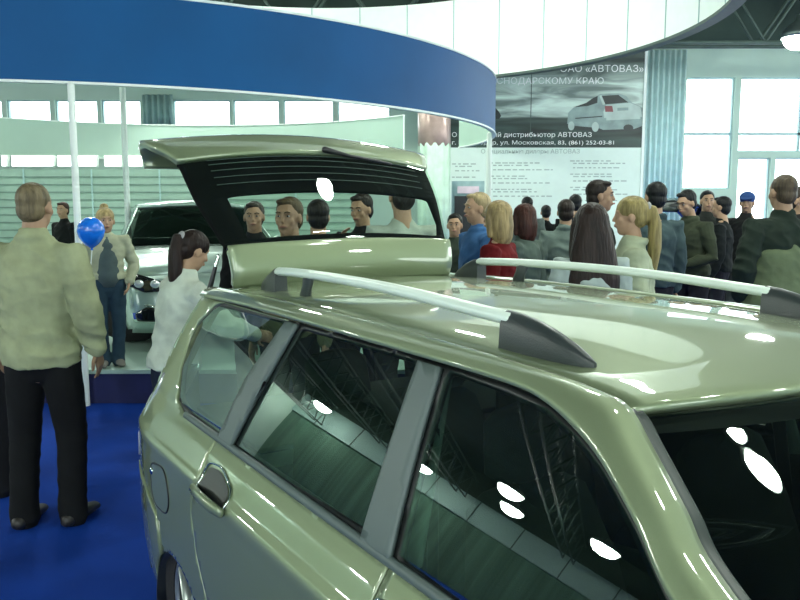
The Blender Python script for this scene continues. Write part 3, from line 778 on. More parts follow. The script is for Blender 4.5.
# other walls: left with green curtain and pale fascia placed for side-glass reflections, right, and behind the camera
WALLG = mat('green curtain wall', (.10, .19, .14), rough=.9, var=.35, scale=1.2, stretch=(1, 3, .05)); TEAL = mat('pale teal fascia', (.34, .50, .46), rough=.7, var=.12, scale=.5)
wall('wall_left', [(-8, 0), (YB, 0), (YB, 5.3), (-8, 5.3)], [], lambda y, z: (-34, y, z), WALLG)
wall('wall_left_fascia', [(-8, 5.3), (YB, 5.3), (YB, 6.9), (-8, 6.9)], [], lambda y, z: (-33.9, y, z), TEAL, .45)
wall('wall_left_upper', [(-8, 6.9), (YB, 6.9), (YB, 8.6), (-8, 8.6)], [], lambda y, z: (-34, y, z), WALLD)
for k in range(12): struct(bxo('trim_%d' % (20+k), (-33.66, -6+k*2.3, 6.1), (.03, .06, 1.6), STEEL))
wall('wall_right', [(-8, 0), (YB, 0), (YB, 8.6), (-8, 8.6)], [[(y, 1.2), (y+3.4, 1.2), (y+3.4, 4.6), (y, 4.6)] for y in (-3, 1.5, 6, 10.5, 15)], lambda y, z: (16, y, z), WALLM)
wall('wall_front', [(-34, 0), (16, 0), (16, 8.6), (-34, 8.6)], [[(x, 1.0), (x+3.2, 1.0), (x+3.2, 4.8), (x, 4.8)] for x in (-9.5, -5, -.5, 4, 8.5)], lambda x, z: (x, -8, z), WALLM)
struct(bxo('ceiling', (-9, 6.5, 8.7), (50.5, 30, .2), CEILM))
# roof trusses
def truss(n, y, z0, z1, x0=-33.3, x1=15.5):
    V, F = [], []
    for z in (z0, z1):
        for q in (-.25, .25): tube(V, F, [(x0, y+q, z), (x1, y+q, z)], .05, 6)
    k = 0; x = x0
    while x < x1-1:
        za, zb2 = (z0, z1) if k % 2 == 0 else (z1, z0)
        for q in (-.25, .25): tube(V, F, [(x, y+q, za), (x+1.1, y+q, zb2)], .035, 6)
        x += 1.1; k += 1
    struct(mk('trim_%d' % n, V, F, STEEL))
for i, y in enumerate((0, 5.5, 11, 15.5, 19.0)): truss(i+1, y, 6.55 if y < 18 else 5.45, 7.9 if y < 18 else 7.1)
# ------------------------------------------------------------------ big white ring
def ring(name, c, R, z0, z1, a0, a1, th, mo, mi, parent, seams=0, seg=96):
    V, F = [], []
    n = seg
    for i in range(n+1):
        a = math.radians(a0+(a1-a0)*i/n)
        for r, z in ((R, z0), (R, z1), (R-th, z1), (R-th, z0)): V.append((c[0]+r*math.cos(a), c[1]+r*math.sin(a), z))
    for i in range(n):
        b = 4*i
        for j in range(4): F.append([b+j, b+(j+1) % 4, b+4+(j+1) % 4, b+4+j])
    full = abs(a1-a0) >= 359.9
    if not full: F.append([0, 1, 2, 3]); F.append([4*n+3, 4*n+2, 4*n+1, 4*n])
    o = mk(name, V, F, [mo, mi], parent, ang=40)
    for k, p in enumerate(o.data.polygons):
        q = p.center-Vector((c[0], c[1], p.center.z)); 
        if q.length < R-th*.6: p.material_index = 1
    return o
wr = thing('ring_canopy', 'huge white panelled ring hanging from the roof beyond the blue ring', 'canopy', (-1.7, 12.3, 4.5))
RC = (0, 0)
WHITER = mat('white ring panel', (.90, .99, .93), rough=.5, var=.02)
rg = ring('ring_fascia', RC, 6.5, 0, 1.70, 0, 360, .12, WHITER, WHITER, wr, seg=128)
rr = ring('ring_edge', RC, 6.54, -.05, 0, 0, 360, .2, STEEL, STEEL, wr, seg=128)
for k in range(36):
    a = 2*PI*(k+.3)/36
    bxo('panel_joint', (6.375*math.cos(a), 6.375*math.sin(a), .85), (.012, .02, 1.68), FRAMEM, wr, R=Matrix.Rotation(a, 3, 'Z'))
for k in range(8):
    a = 2*PI*(k+.5)/8; tubo('hanger', [(6.4*math.cos(a), 6.4*math.sin(a), 1.7), (6.4*math.cos(a), 6.4*math.sin(a), 4.1)], .02, STEEL, wr, seg=6)
# ------------------------------------------------------------------ blue ring on posts over the platform
BC = Vector((-4.3, 12.28)); BR = 5.73
bl = thing('stand_canopy', 'blue fascia ring on thin white posts over the display platform', 'canopy', (BC.x, BC.y, 0))
# gap at the back right where the wall is open to view
ring('blue_fascia', (0, 0), BR, 2.72, 3.47, 0, 360-300+5, .01, BLUEF, BLUEF, bl) if False else None
ring('blue_fascia', (0, 0), BR, 2.725, 3.465, -222, 20, .03, BLUEF, INNERF, bl, seg=110)
ring('inner_fascia', (0, 0), BR, 2.725, 3.465, 40, 138, .03, WHITER, INNERF, bl, seg=50)
for z in (2.705, 3.465):
    ring('white_edge', (0, 0), BR+.012, z, z+.022, -222, 20, .06, WHITEP, WHITEP, bl, seg=110)
    ring('white_edge', (0, 0), BR+.012, z, z+.022, 40, 138, .06, WHITEP, WHITEP, bl, seg=50)
def post(u, v, Y, zt_, r=.028, z0=0.):
    p = at(u, v, Y); tubo('post', [(p.x-BC.x, Y-BC.y, z0), (p.x-BC.x, Y-BC.y, zt_)], r, WHITEP, bl, seg=16)
post(78, 230, 6.47, 2.655); post(125, 150, 9.6, 3.2, .035, .3)
p = at(489, 170, 11.9); post(489, 170, 11.9, 2.74, .04)
# ------------------------------------------------------------------ platform
pf = thing('platform', 'low display platform with navy front and pale deck under the blue ring', 'platform', (-4.3, 12, 0))
X0, X1, Y0, Y1 = -13.0, .18, 6.52, 16.0
bxo('platform_base', ((X0+X1)/2+4.3, (Y0+Y1)/2-12, .131), (X1-X0-.04, Y1-Y0-.04, .258), NAVY, pf)
bxo('platform_deck', ((X0+X1)/2+4.3, (Y0+Y1)/2-12, .2805), (X1-X0, Y1-Y0, .037), DECK, pf, bevel=.004)
# slat wall behind the display cars
sw = thing('slat_wall', 'pale green slatted display wall at the back of the platform', 'display wall', (-6.2, 15.9, .3))
GROOVE = mat('groove grey', (.16, .24, .21)); SLAT = mat('slat wall board', (.30, .43, .36), rough=.6, var=.05)
zs = at(100, 169, 15.9).z-.3
bxo('wall_board', (0, .05, zs/2), (10.8, .06, zs), SLAT, sw)
for k in range(13): bxo('groove', (0, .012, .12+k*(zs-.2)/12.5), (10.8, .02, .022), GROOVE, sw)
for k in range(9): bxo('upright', (-5.5+k*1.37, .008, zs/2), (.03, .02, zs), FRAMEM, sw)
LB = emis('lit box face', (.95, 1, 1), 3.2)
for i, (u0, u1) in enumerate(((-60, -4), (0, 7), (10, 54), (56, 97), (103, 122), (124, 143))):
    a = at(u0, 155, 15.85); b = at(u1, 167, 15.85)
    t = thing('light_box', ('bright white light box cut off by the left edge of the photo', 'small bright light box at the left end of the slat wall', 'bright light box above the man in the beige jacket', 'bright light box just left of the near white post', 'short light box just left of the far white post', 'short light box right of the far white post')[i], 'light box', ((a.x+b.x)/2, 15.85, b.z), 0, 'light boxes on the slat wall')
    bxo('housing', (0, .08, (a.z-b.z)/2), (b.x-a.x, .12, a.z-b.z), WHITEP, t, bevel=.02); bxo('lit_face', (0, .014, (a.z-b.z)/2), (b.x-a.x-.04, .012, a.z-b.z-.04), LB, t)
# ------------------------------------------------------------------ curtains, column
def flutes(name, u0, u1, z0, z1, Y, m, n, amp=.05, vref=150, **k):
    a = at(u0, vref, Y).x; b = at(u1, vref, Y).x; V, F = [], []; N = n*8
    for i in range(N+1):
        x = a+(b-a)*i/N; y = Y+amp*math.sin(2*PI*i/8)
        V += [(x, y, z0), (x, y, z1)]
    for i in range(N): F.append([2*i, 2*i+2, 2*i+3, 2*i+1])
    return mk(name, V, F, m, None, solid=.02)
tag(flutes('curtain', 645, 683, .02, at(660, 50, 20.4).z, 20.4, CURTB, 7), 'pale blue pleated curtain between the wall poster and the tall window', 'curtain')
tag(flutes('curtain', 143, 173, zb_-.1, zt+.1, 20.6, CURT, 5, vref=110), 'short grey green pleated curtain in the high strip window', 'curtain')
co = thing('column', 'fluted pale green column with a pinkish head left of the wall poster', 'column', (at(434, 180, 16.7).x, 16.7, 0))
V, F = [], []; n = 72; r0 = .33
zc = at(434, 143, 16.5).z; zc2 = at(434, 112, 16.5).z
for z in (0, zc):
    for i in range(n): 
        r = r0+.018*math.cos(12*2*PI*i/n); V.append((r*math.cos(2*PI*i/n), r*math.sin(2*PI*i/n), z))
for i in range(n): F.append([i, (i+1) % n, n+(i+1) % n, n+i])
F.append(list(range(n))[::-1]); F.append(list(range(n, 2*n)))
mk('shaft', V, F, mat('column green', (.50, .68, .56), rough=.7), co)
tubo('column_head', [(0, 0, zc), (0, 0, zc2)], .345, mat('pinkish head', (.42, .30, .27), rough=.3, metal=.3), co, seg=32)
bxo('column_base', (0, 0, .06), (.8, .8, .12), WHITE, co, bevel=.02)
# ------------------------------------------------------------------ wall poster and dealer board
YP = 20.2
a = at(443, 60, YP); b = at(643, 147.5, YP)
zpt = at(640, 46, YP).z
ps = thing('wall_poster', 'large grey wall poster of a saloon car with white lettering', 'poster', ((a.x+b.x)/2, YP, b.z))
W_ = b.x-a.x; H_ = zpt-b.z
m, nt, o = nmat('poster print'); N = nt.nodes; L = nt.links
bs = N.new('ShaderNodeBsdfPrincipled'); bs.inputs['Roughness'].default_value = .5; L.new(bs.outputs[0], o.inputs[0])
tc = N.new('ShaderNodeTexCoord'); mp = N.new('ShaderNodeMapping'); mp.inputs['Scale'].default_value = (.35, 1, 2.2); L.new(tc.outputs['Object'], mp.inputs[0])
nz = N.new('ShaderNodeTexNoise'); nz.inputs['Scale'].default_value = 1.6; nz.inputs['Detail'].default_value = 6; nz.inputs['Distortion'].default_value = .8; L.new(mp.outputs[0], nz.inputs[0])
rp = N.new('ShaderNodeValToRGB'); rp.color_ramp.elements[0].position = .35; rp.color_ramp.elements[0].color = (.16, .22, .20, 1); rp.color_ramp.elements[1].position = .62; rp.color_ramp.elements[1].color = (.75, .92, .82, 1)
L.new(nz.outputs[0], rp.inputs[0])
sp = N.new('ShaderNodeSeparateXYZ'); L.new(tc.outputs['Object'], sp.inputs[0])
zr = N.new('ShaderNodeValToRGB'); mr_ = N.new('ShaderNodeMapRange'); mr_.inputs['From Min'].default_value = 0; mr_.inputs['From Max'].default_value = H_; L.new(sp.outputs['Z'], mr_.inputs[0]); L.new(mr_.outputs[0], zr.inputs[0])
e = zr.color_ramp.elements; e[0].position = 0; e[0].color = (.055, .09, .085, 1); e[1].position = 1; e[1].color = (.02, .03, .03, 1)
for pz, c_ in ((.20, (.055, .09, .085, 1)), (.225, (.03, .05, .05, 1)), (.29, (.12, .16, .15, 1)), (.31, (1, 1, 1, 1)), (.62, (.95, .95, .95, 1)), (.80, (.30, .34, .33, 1))):
    q = e.new(pz); q.color = c_
mu = N.new('ShaderNodeMix'); mu.data_type = 'RGBA'; mu.blend_type = 'MULTIPLY'; mu.inputs[0].default_value = 1
L.new(rp.outputs[0], mu.inputs[6]); L.new(zr.outputs[0], mu.inputs[7])
# darken towards the print's own dark border only where the ramp is dark
L.new(mu.outputs[2], bs.inputs['Base Color'])
bxo('poster_sheet', (0, 0, H_/2), (W_, .03, H_), m, ps)
bxo('sheet_joint', (at(531, 100, YP).x-ps.location.x, -.018, H_/2), (.02, .006, H_), STEEL, ps)
def text(name, s, u, v, hpx, Y, m, parent, w=None, align='LEFT', ext=.004):
    c = bpy.data.curves.new(name, 'FONT'); c.body = s; c.align_x = align; c.size = 1; c.extrude = ext
    o = bpy.data.objects.new(name+'_tmp', c); COL.objects.link(o)
    dg = bpy.context.evaluated_depsgraph_get(); me = bpy.data.meshes.new_from_object(o.evaluated_get(dg)); bpy.data.objects.remove(o)
    xs = [q.co.x for q in me.vertices]; ys = [q.co.y for q in me.vertices]
    sy = hpx/FOC*Y/.72; sx = sy if not w else (w/FOC*Y)/(max(xs)-min(xs))
    P = at(u, v, Y)
    for q in me.vertices: q.co = Vector(((q.co.x-(min(xs) if w or align == 'LEFT' else 0))*sx, -.5*q.co.z, q.co.y*sy))
    me.materials.clear(); me.materials.append(m); ob = bpy.data.objects.new(name, me); COL.objects.link(ob); ob.parent = parent
    pl = Vector(parent.location); ob.location = (P.x-pl.x, Y-.02-pl.y, P.z-pl.z); return ob
TW = mat('white print', (.9, 1, .95), rough=.5); TG = mat('grey print', (.38, .48, .44), rough=.5)
text('lettering', 'ОАО «АВТОВАЗ»', 560, 72, 6.5, YP, TW, ps, 81)
text('lettering', 'в КРАСНОДАРСКОМУ КРАЮ', 470, 84, 6, YP, TW, ps, 130)
text('lettering', 'Официальный дистрибьютор АВТОВАЗ', 452, 137.0, 4.5, YP, TW, ps, 137)
text('lettering', 'г. Краснодар, ул. Московская, 83, (861) 252-03-81', 452, 144.5, 3.8, YP, TW, ps, 159)
# the printed saloon: flat layers of the poster
def flat(name, pts, m, k=1):
    V = []; pl = ps.location
    for u, v in pts:
        q = at(u, v, YP); V.append((q.x-pl.x, -.016-.003*k, q.z-pl.z))
    n = len(V); return mk(name, V, [list(range(n))], m, ps, smooth=False, solid=.002)
PC = mat('printed car grey', (.26, .36, .34), rough=.5, var=.3, scale=3); PCL = mat('printed car light', (.48, .60, .55), rough=.5, var=.15, scale=3); PD = mat('printed dark', (.02, .03, .03), rough=.5)
flat('printed_shadow', [(565, 126), (570, 129), (600, 132), (640, 131), (642, 126), (600, 123)], PD, 1)
flat('printed_body', [(567, 124), (568, 113), (573, 108), (585, 105), (593, 98), (600, 94), (618, 93.5), (626, 96), (632, 103), (641, 107), (643, 116), (642, 126), (634, 129), (603, 130), (598, 128), (575, 126)], PC, 2)
flat('printed_boot', [(606, 105), (630, 103), (640, 107), (642, 117), (604, 118), (603, 112)], PCL, 3)
flat('printed_window', [(600.5, 96), (618, 95), (628, 102.5), (604, 104.5)], PD, 3)
flat('printed_window', [(573, 107.5), (586, 103), (593, 98), (597.5, 96), (597, 103), (588, 106)], PD, 3)
flat('printed_lamp', [(604.5, 106), (612, 106), (613, 112), (605, 112)], mat('printed red', (.25, .08, .08)), 4)
for cu, cv, r in ((571, 126, 4.5), (595, 127, 5)): flat('printed_wheel', [(cu+r*.7*math.cos(2*PI*i/16), cv+r*math.sin(2*PI*i/16)) for i in range(16)], PCL, 4)
flat('printed_wheel', [(628+5*math.cos(2*PI*i/12), 128+3.5*math.sin(2*PI*i/12)) for i in range(12)], PD, 4)
flat('printed_line', [(575, 118), (602, 116), (602, 117), (575, 119)], PD, 4)
flat('printed_line', [(606, 117), (640, 116), (640, 119), (606, 120.5)], PCL, 4)
flat('printed_line', [(599, 96), (601, 95), (605, 104.5), (602.5, 105)], PCL, 5)
flat('printed_plate', [(617, 108), (628, 107.5), (628, 110.5), (617, 111)], PC, 5)
flat('printed_car', [(495.5, 108), (499, 112), (501, 116), (499, 119), (494, 119)], PD, 2)
bb = thing('dealer_board', 'white dealer list board with rows of small grey print under the poster', 'board', ((a.x+b.x)/2, YP, 0))
zbt = b.z-.003
bxo('board_sheet', (0, 0, zbt/2), (W_+.0, .03, zbt), mat('white dealer sheet', (.74, .88, .80), rough=.5, var=.02), bb)
text('heading', 'Официальные дилеры АВТОВАЗ', 481, 153.5, 4.2, YP, TG, bb, 97)
random.seed(3)
for (u0, v0, w, n) in ((452, 162, 30, 4), (490, 161, 62, 9), (570, 159, 56, 10)):
    for k in range(n):
        ww = w*random.uniform(.55, 1); v = v0+k*4.4+(2 if k % 3 == 0 else 0)
        s = ''.join(random.choice('абвгдеиклмнопрст  ') for _ in range(int(ww*.75))).strip()
        V, F = [], []; x = 0
        q = at(u0+(3 if k % 3 else 0), v, YP)
        # rows of tiny illegible dashes, as unreadable as in the photo
        while x < ww/FOC*YP:
            l = random.uniform(.05, .16); box(V, F, (q.x-bb.location.x+x+l/2, -.017, q.z), (l, .003, .028)); x += l+random.uniform(.03, .07)
        mk('print_row', V, F, TG, bb, smooth=False)
tag(bxo('wall_edge_strip', (at(643.6, 120, YP).x, YP, zpt/2), (.07, .08, zpt), WHITER), 'tall white edging strip between the poster and the blue curtain', 'edging')
# dark booth with a small bright sign, left end of the dealer board
a2 = at(452, 181, 18.0); b2 = at(484, 215, 18.0)
db = thing('display_cabinet', 'tall dark cabinet with a pinkish bright strip near the column', 'cabinet', ((a2.x+b2.x)/2, 18.0, 0))
wd = b2.x-a2.x
bxo('cabinet_frame', (0, .05, a2.z/2), (wd, .1, a2.z), FRAMEM, db); bxo('dark_front', (0, -.02, (a2.z-.32)/2), (wd-.12, .05, a2.z-.36), BLACK, db)
bxo('bright_strip', (0, -.02, a2.z-.20), (wd-.25, .05, .16), mat('pink white strip', (.75, .60, .66), rough=.3), db)
# ------------------------------------------------------------------ balloon
bp_ = at(91, 231, 6.2); s_ = 1/FOC*6.2
bo = thing('balloon', 'blue balloon floating beside the near white post', 'balloon', (bp_.x, 6.2, bp_.z))
V, F = [], []
prof = [(-.150, .014), (-.138, .006), (-.128, .022), (-.108, .050), (-.08, .075), (-.045, .096), (0, .106), (.04, .100), (.075, .080), (.098, .052), (.110, .022)]
n = 28
for z, r in prof:
    for i in range(n): V.append((r*math.cos(2*PI*i/n), r*math.sin(2*PI*i/n), z))
for k in range(len(prof)-1):
    for i in range(n): F.append([k*n+i, k*n+(i+1) % n, (k+1)*n+(i+1) % n, (k+1)*n+i])
F.append([i for i in range(n)][::-1]); F.append([(len(prof)-1)*n+i for i in range(n)])
mk('balloon_skin', V, F, mat('blue latex', (.01, .18, .80), rough=.18, coat=.6, var=.03), bo)
tubo('balloon_stick', [(0, 0, -.155), (-.05, .02, -.5), (-.11, .05, -.95)], .004, WHITEP, bo, seg=6)
# ------------------------------------------------------------------ lamps (high-bay, hung from the roof)
LAMPE = emis('lamp glow', (.92, 1, .90), 150)
DOME = mat('lamp dome', (.3, .35, .33), rough=.3, metal=.8)
l0 = None
LPOS = [(2.04, 6.44, 4.9, .62), (3.9, 1.62, 6.4, .62), (2.95, 3.8, 7.6, .6)]+[(x, y, 6.4, 1.35 if x < -20 else 1) for x, y in ((-31.7, 18.6), (-30.9, 12.4), (-27.3, 7.4), (-23.6, 3.6), (-23.6, 7.0), (-12, 1), (-12, 13), (9.5, -1), (9.8, 6.5), (10.5, 13.5), (-4, -4.5), (-4.6, 11.5), (-5, 16.6), (.5, 14.2), (-18, -3))]+[(at(799, 38, 15.2).x, 15.2, at(799, 38, 15.2).z, .8)]
def lamp(i, p):
    k_ = p[3]; t = thing('hanging_lamp', 'round high-bay lamp hanging from the dark roof above the hall', 'lamp', p[:3], 0, 'high-bay lamps under the roof')
    V, F = [], []; n = 28
    for z, r in ((0, .39), (.10, .38), (.22, .26), (.30, .10), (.42, .09), (.44, .02)):
        for k in range(n): V.append((k_*r*math.cos(2*PI*k/n), k_*r*math.sin(2*PI*k/n), z))
    for a_ in range(5):
        for k in range(n): F.append([a_*n+k, a_*n+(k+1) % n, (a_+1)*n+(k+1) % n, (a_+1)*n+k])
    mk('dome', V, F, DOME, t, solid=.006); tubo('cable', [(0, 0, .43), (0, 0, 8.6-p[2])], .012, BLACK, t, seg=6)
    V = [(.36*k_*math.cos(2*PI*k/n), .36*k_*math.sin(2*PI*k/n), .02) for k in range(n)]; V2 = [(v[0]*q, v[1]*q, .02-.30*k_*h_) for q, h_ in ((1, 0), (.95, .3), (.8, .6), (.55, .85), (.25, .97)) for v in V]
    F = [[a_*n+k, a_*n+(k+1) % n, (a_+1)*n+(k+1) % n, (a_+1)*n+k] for a_ in range(4) for k in range(n)]+[[4*n+k for k in range(n)]]
    mk('diffuser', V2, F, LAMPE, t)
for i, p in enumerate(LPOS): lamp(i, p)
# ------------------------------------------------------------------ the visitors
def at0(u, Y): return at(u, 205, Y).x
def pp(label, u, Y, rz, **k): return person(label, at0(u, Y), Y, rz, **k)
DK = (.012, .014, .014)
person('man seen from behind in a beige green jacket and black trousers on the blue carpet', -1.865, 4.0, -6, h=1.80, top=(.46, .51, .30), topm='jacket', collar=True, legs=(.010, .011, .012), hair=(.20, .16, .09), style='crop', hem=.485, loose=1.5, stance=.115, skin=SKIN2, arms=(((.075, -.01, -.29), (.075, .07, -.49)), ((.085, -.01, -.29), (.09, .07, -.49))), vox=.0065, step=.03)
person('person cut off by the left edge, in dark trousers and beige shoes', -2.42, 4.45, -20, h=1.72, top=(.03, .03, .035), topm='jacket', legs=(.012, .013, .016), hair=(.03, .02, .015), shoe=cloth((.35, .30, .20)), stance=.10)
person('small person with a blonde bun in a cream jacket and jeans standing on the platform', at(108, 260, 6.72).x, 6.70, 205, h=1.36, z0=.2995, top=(.60, .64, .44), topm='jacket', collar=True, inner=(.12, .17, .17), legs=(.035, .075, .11), hair=(.50, .38, .17), style='bun', hem=.56, kid=1.16, face=True, turn=5, vox=.006, loose=1.15, stance=.075, arms=('down', 'pocket'), shoe=cloth((.25, .25, .22)))
pp('person in black behind the near white post, orange lit face beside the balloon', 63, 9.6, 150, h=1.42, z0=.3, top=DK, hair=(.05, .02, .01), face=True, turn=20)
person('woman with a long dark ponytail in a white shirt leaning into the open boot', -1.215, 4.12, -48, h=1.56, top=(.80, .90, .76), topm='shirt', legs=(.02, .03, .06), hair=(.022, .012, .009), style='ponytail', lean=10, nod=16, arms=('reach', 'reach'), female=True, loose=1.2, hem=.52, vox=.0065)
pp('man with short dark hair seen small through the left of the tailgate window', 254, 6.15, 185, h=1.71, top=DK, hair=(.04, .03, .02), face=True, skin=SKIN2)
pp('person facing the camera close behind the raised tailgate window', 289, 4.75, 165, h=1.73, top=(.20, .22, .12), hair=(.10, .07, .03), skin=SKIN2, face=True, vox=.0065)
pp('man in black behind the tailgate window with a raised arm', 362, 6.15, 150, h=1.77, top=DK, topm='jacket', hair=(.02, .015, .01), face=True, arms=('phone', 'down'), nod=10)
pp('person in a pale shirt seen through the right of the tailgate window', 402, 5.4, 20, h=1.87, top=(.62, .72, .60), topm='shirt', hair=(.02, .015, .01), legs=(.05, .05, .05))
pp('dark haired person in black standing beyond the raised tailgate, fourth from its left end', 318, 5.55, 10, h=1.72, top=(.03, .035, .03), hair=(.02, .018, .014))
pp('low dark haired person in green between the column and the man in blue', 455, 7.6, 170, h=1.60, top=(.05, .07, .05), hair=(.02, .02, .015), face=True)
pp('fair haired man in a blue jacket beside the open tailgate', 478, 6.2, 110, h=1.78, top=(.07, .19, .42), topm='jacket', collar=True, hair=(.48, .38, .20), hem=.5, face=True, vox=.007, loose=1.2)
pp('woman with a blonde bob in a dark red sweater', 499, 5.55, 60, h=1.71, top=(.17, .012, .014), hair=(.42, .32, .15), style='bob', female=True, face=True, vox=.007, loose=1.1)
pp('woman with auburn shoulder length hair in a speckled grey top', 525, 6.4, 50, h=1.69, top=(.13, .18, .15), topm='blouse', hair=(.065, .022, .014), style='bob', female=True)
pp('far dark haired man in front of the dealer board, left of the one in black', 527, 11.5, 0, h=1.80, top=(.2, .25, .22), hair=DK)
pp('far dark haired person in black in front of the dealer board', 546, 12.4, 0, h=1.68, top=DK, hair=DK)
pp('person in a grey hooded top seen from behind', 566, 7.6, -10, h=1.735, top=(.20, .27, .235), topm='hooded_top', collar=True, hair=(.03, .022, .016), loose=1.25)
pp('dark haired man just behind the grey hooded person', 575, 10.4, 0, h=1.82, top=DK, hair=DK)
pp('tall dark haired man with his face turned to the right', 599, 6.5, -105, h=1.885, top=(.02, .025, .02), topm='jacket', hair=(.02, .014, .01), face=True, skin=SKIN2)
pp('woman with very long straight dark hair seen from behind', 592, 4.35, 5, h=1.69, top=(.55, .66, .62), topm='blouse', hair=(.028, .016, .012), style='long', female=True, vox=.0065)
pp('blonde woman with a ponytail in a cream jacket looking left', 633, 4.75, 78, h=1.735, top=(.55, .62, .42), topm='jacket', collar=True, hair=(.36, .29, .11), style='ponytail', female=True, vox=.0065, loose=1.2, arms=('cross', 'down'))
pp('dark haired man in a blue grey jacket behind the blonde ponytail', 655, 6.9, 15, h=1.88, top=(.075, .12, .125), topm='jacket', collar=True, hair=DK, loose=1.2)
pp('man in a dark olive jacket bending over by the dark car', 695, 8.1, 120, h=1.84, top=(.06, .075, .045), topm='jacket', collar=True, hair=DK, lean=8, nod=12, face=True, arms=('reach', 'front'))
pp('dark haired man in dark clothes right behind the one in olive', 707, 9.9, 170, h=1.86, top=(.03, .035, .03), hair=DK, face=True)
pp('dark clothed person left of the man with the blue cap', 722, 9.1, 60, h=1.78, top=(.015, .02, .02), hair=DK)
pp('man in a blue cap and black jacket in front of the glass doors', 747, 9.9, 150, h=1.84, top=(.02, .022, .022), topm='jacket', hair=DK, face=True, cap=(.05, .12, .35), legs=(.10, .12, .11))
pp('broad man seen from behind, dark green sweater over khaki cloth, right edge', 783, 5.7, 12, h=1.905, top=(.022, .036, .026), legs=(.13, .17, .09), hair=(.10, .075, .045), style='crop', loose=1.35, build=1.14, collar=None, vox=.007, skin=SKIN2, hem=.50, arms=('pocket', 'pocket'), over=(.17, .22, .12))
pp('person at the far right behind the broad man in dark green', 800, 7.4, -150, h=1.85, top=(.03, .03, .03), hair=(.05, .04, .03), face=True)
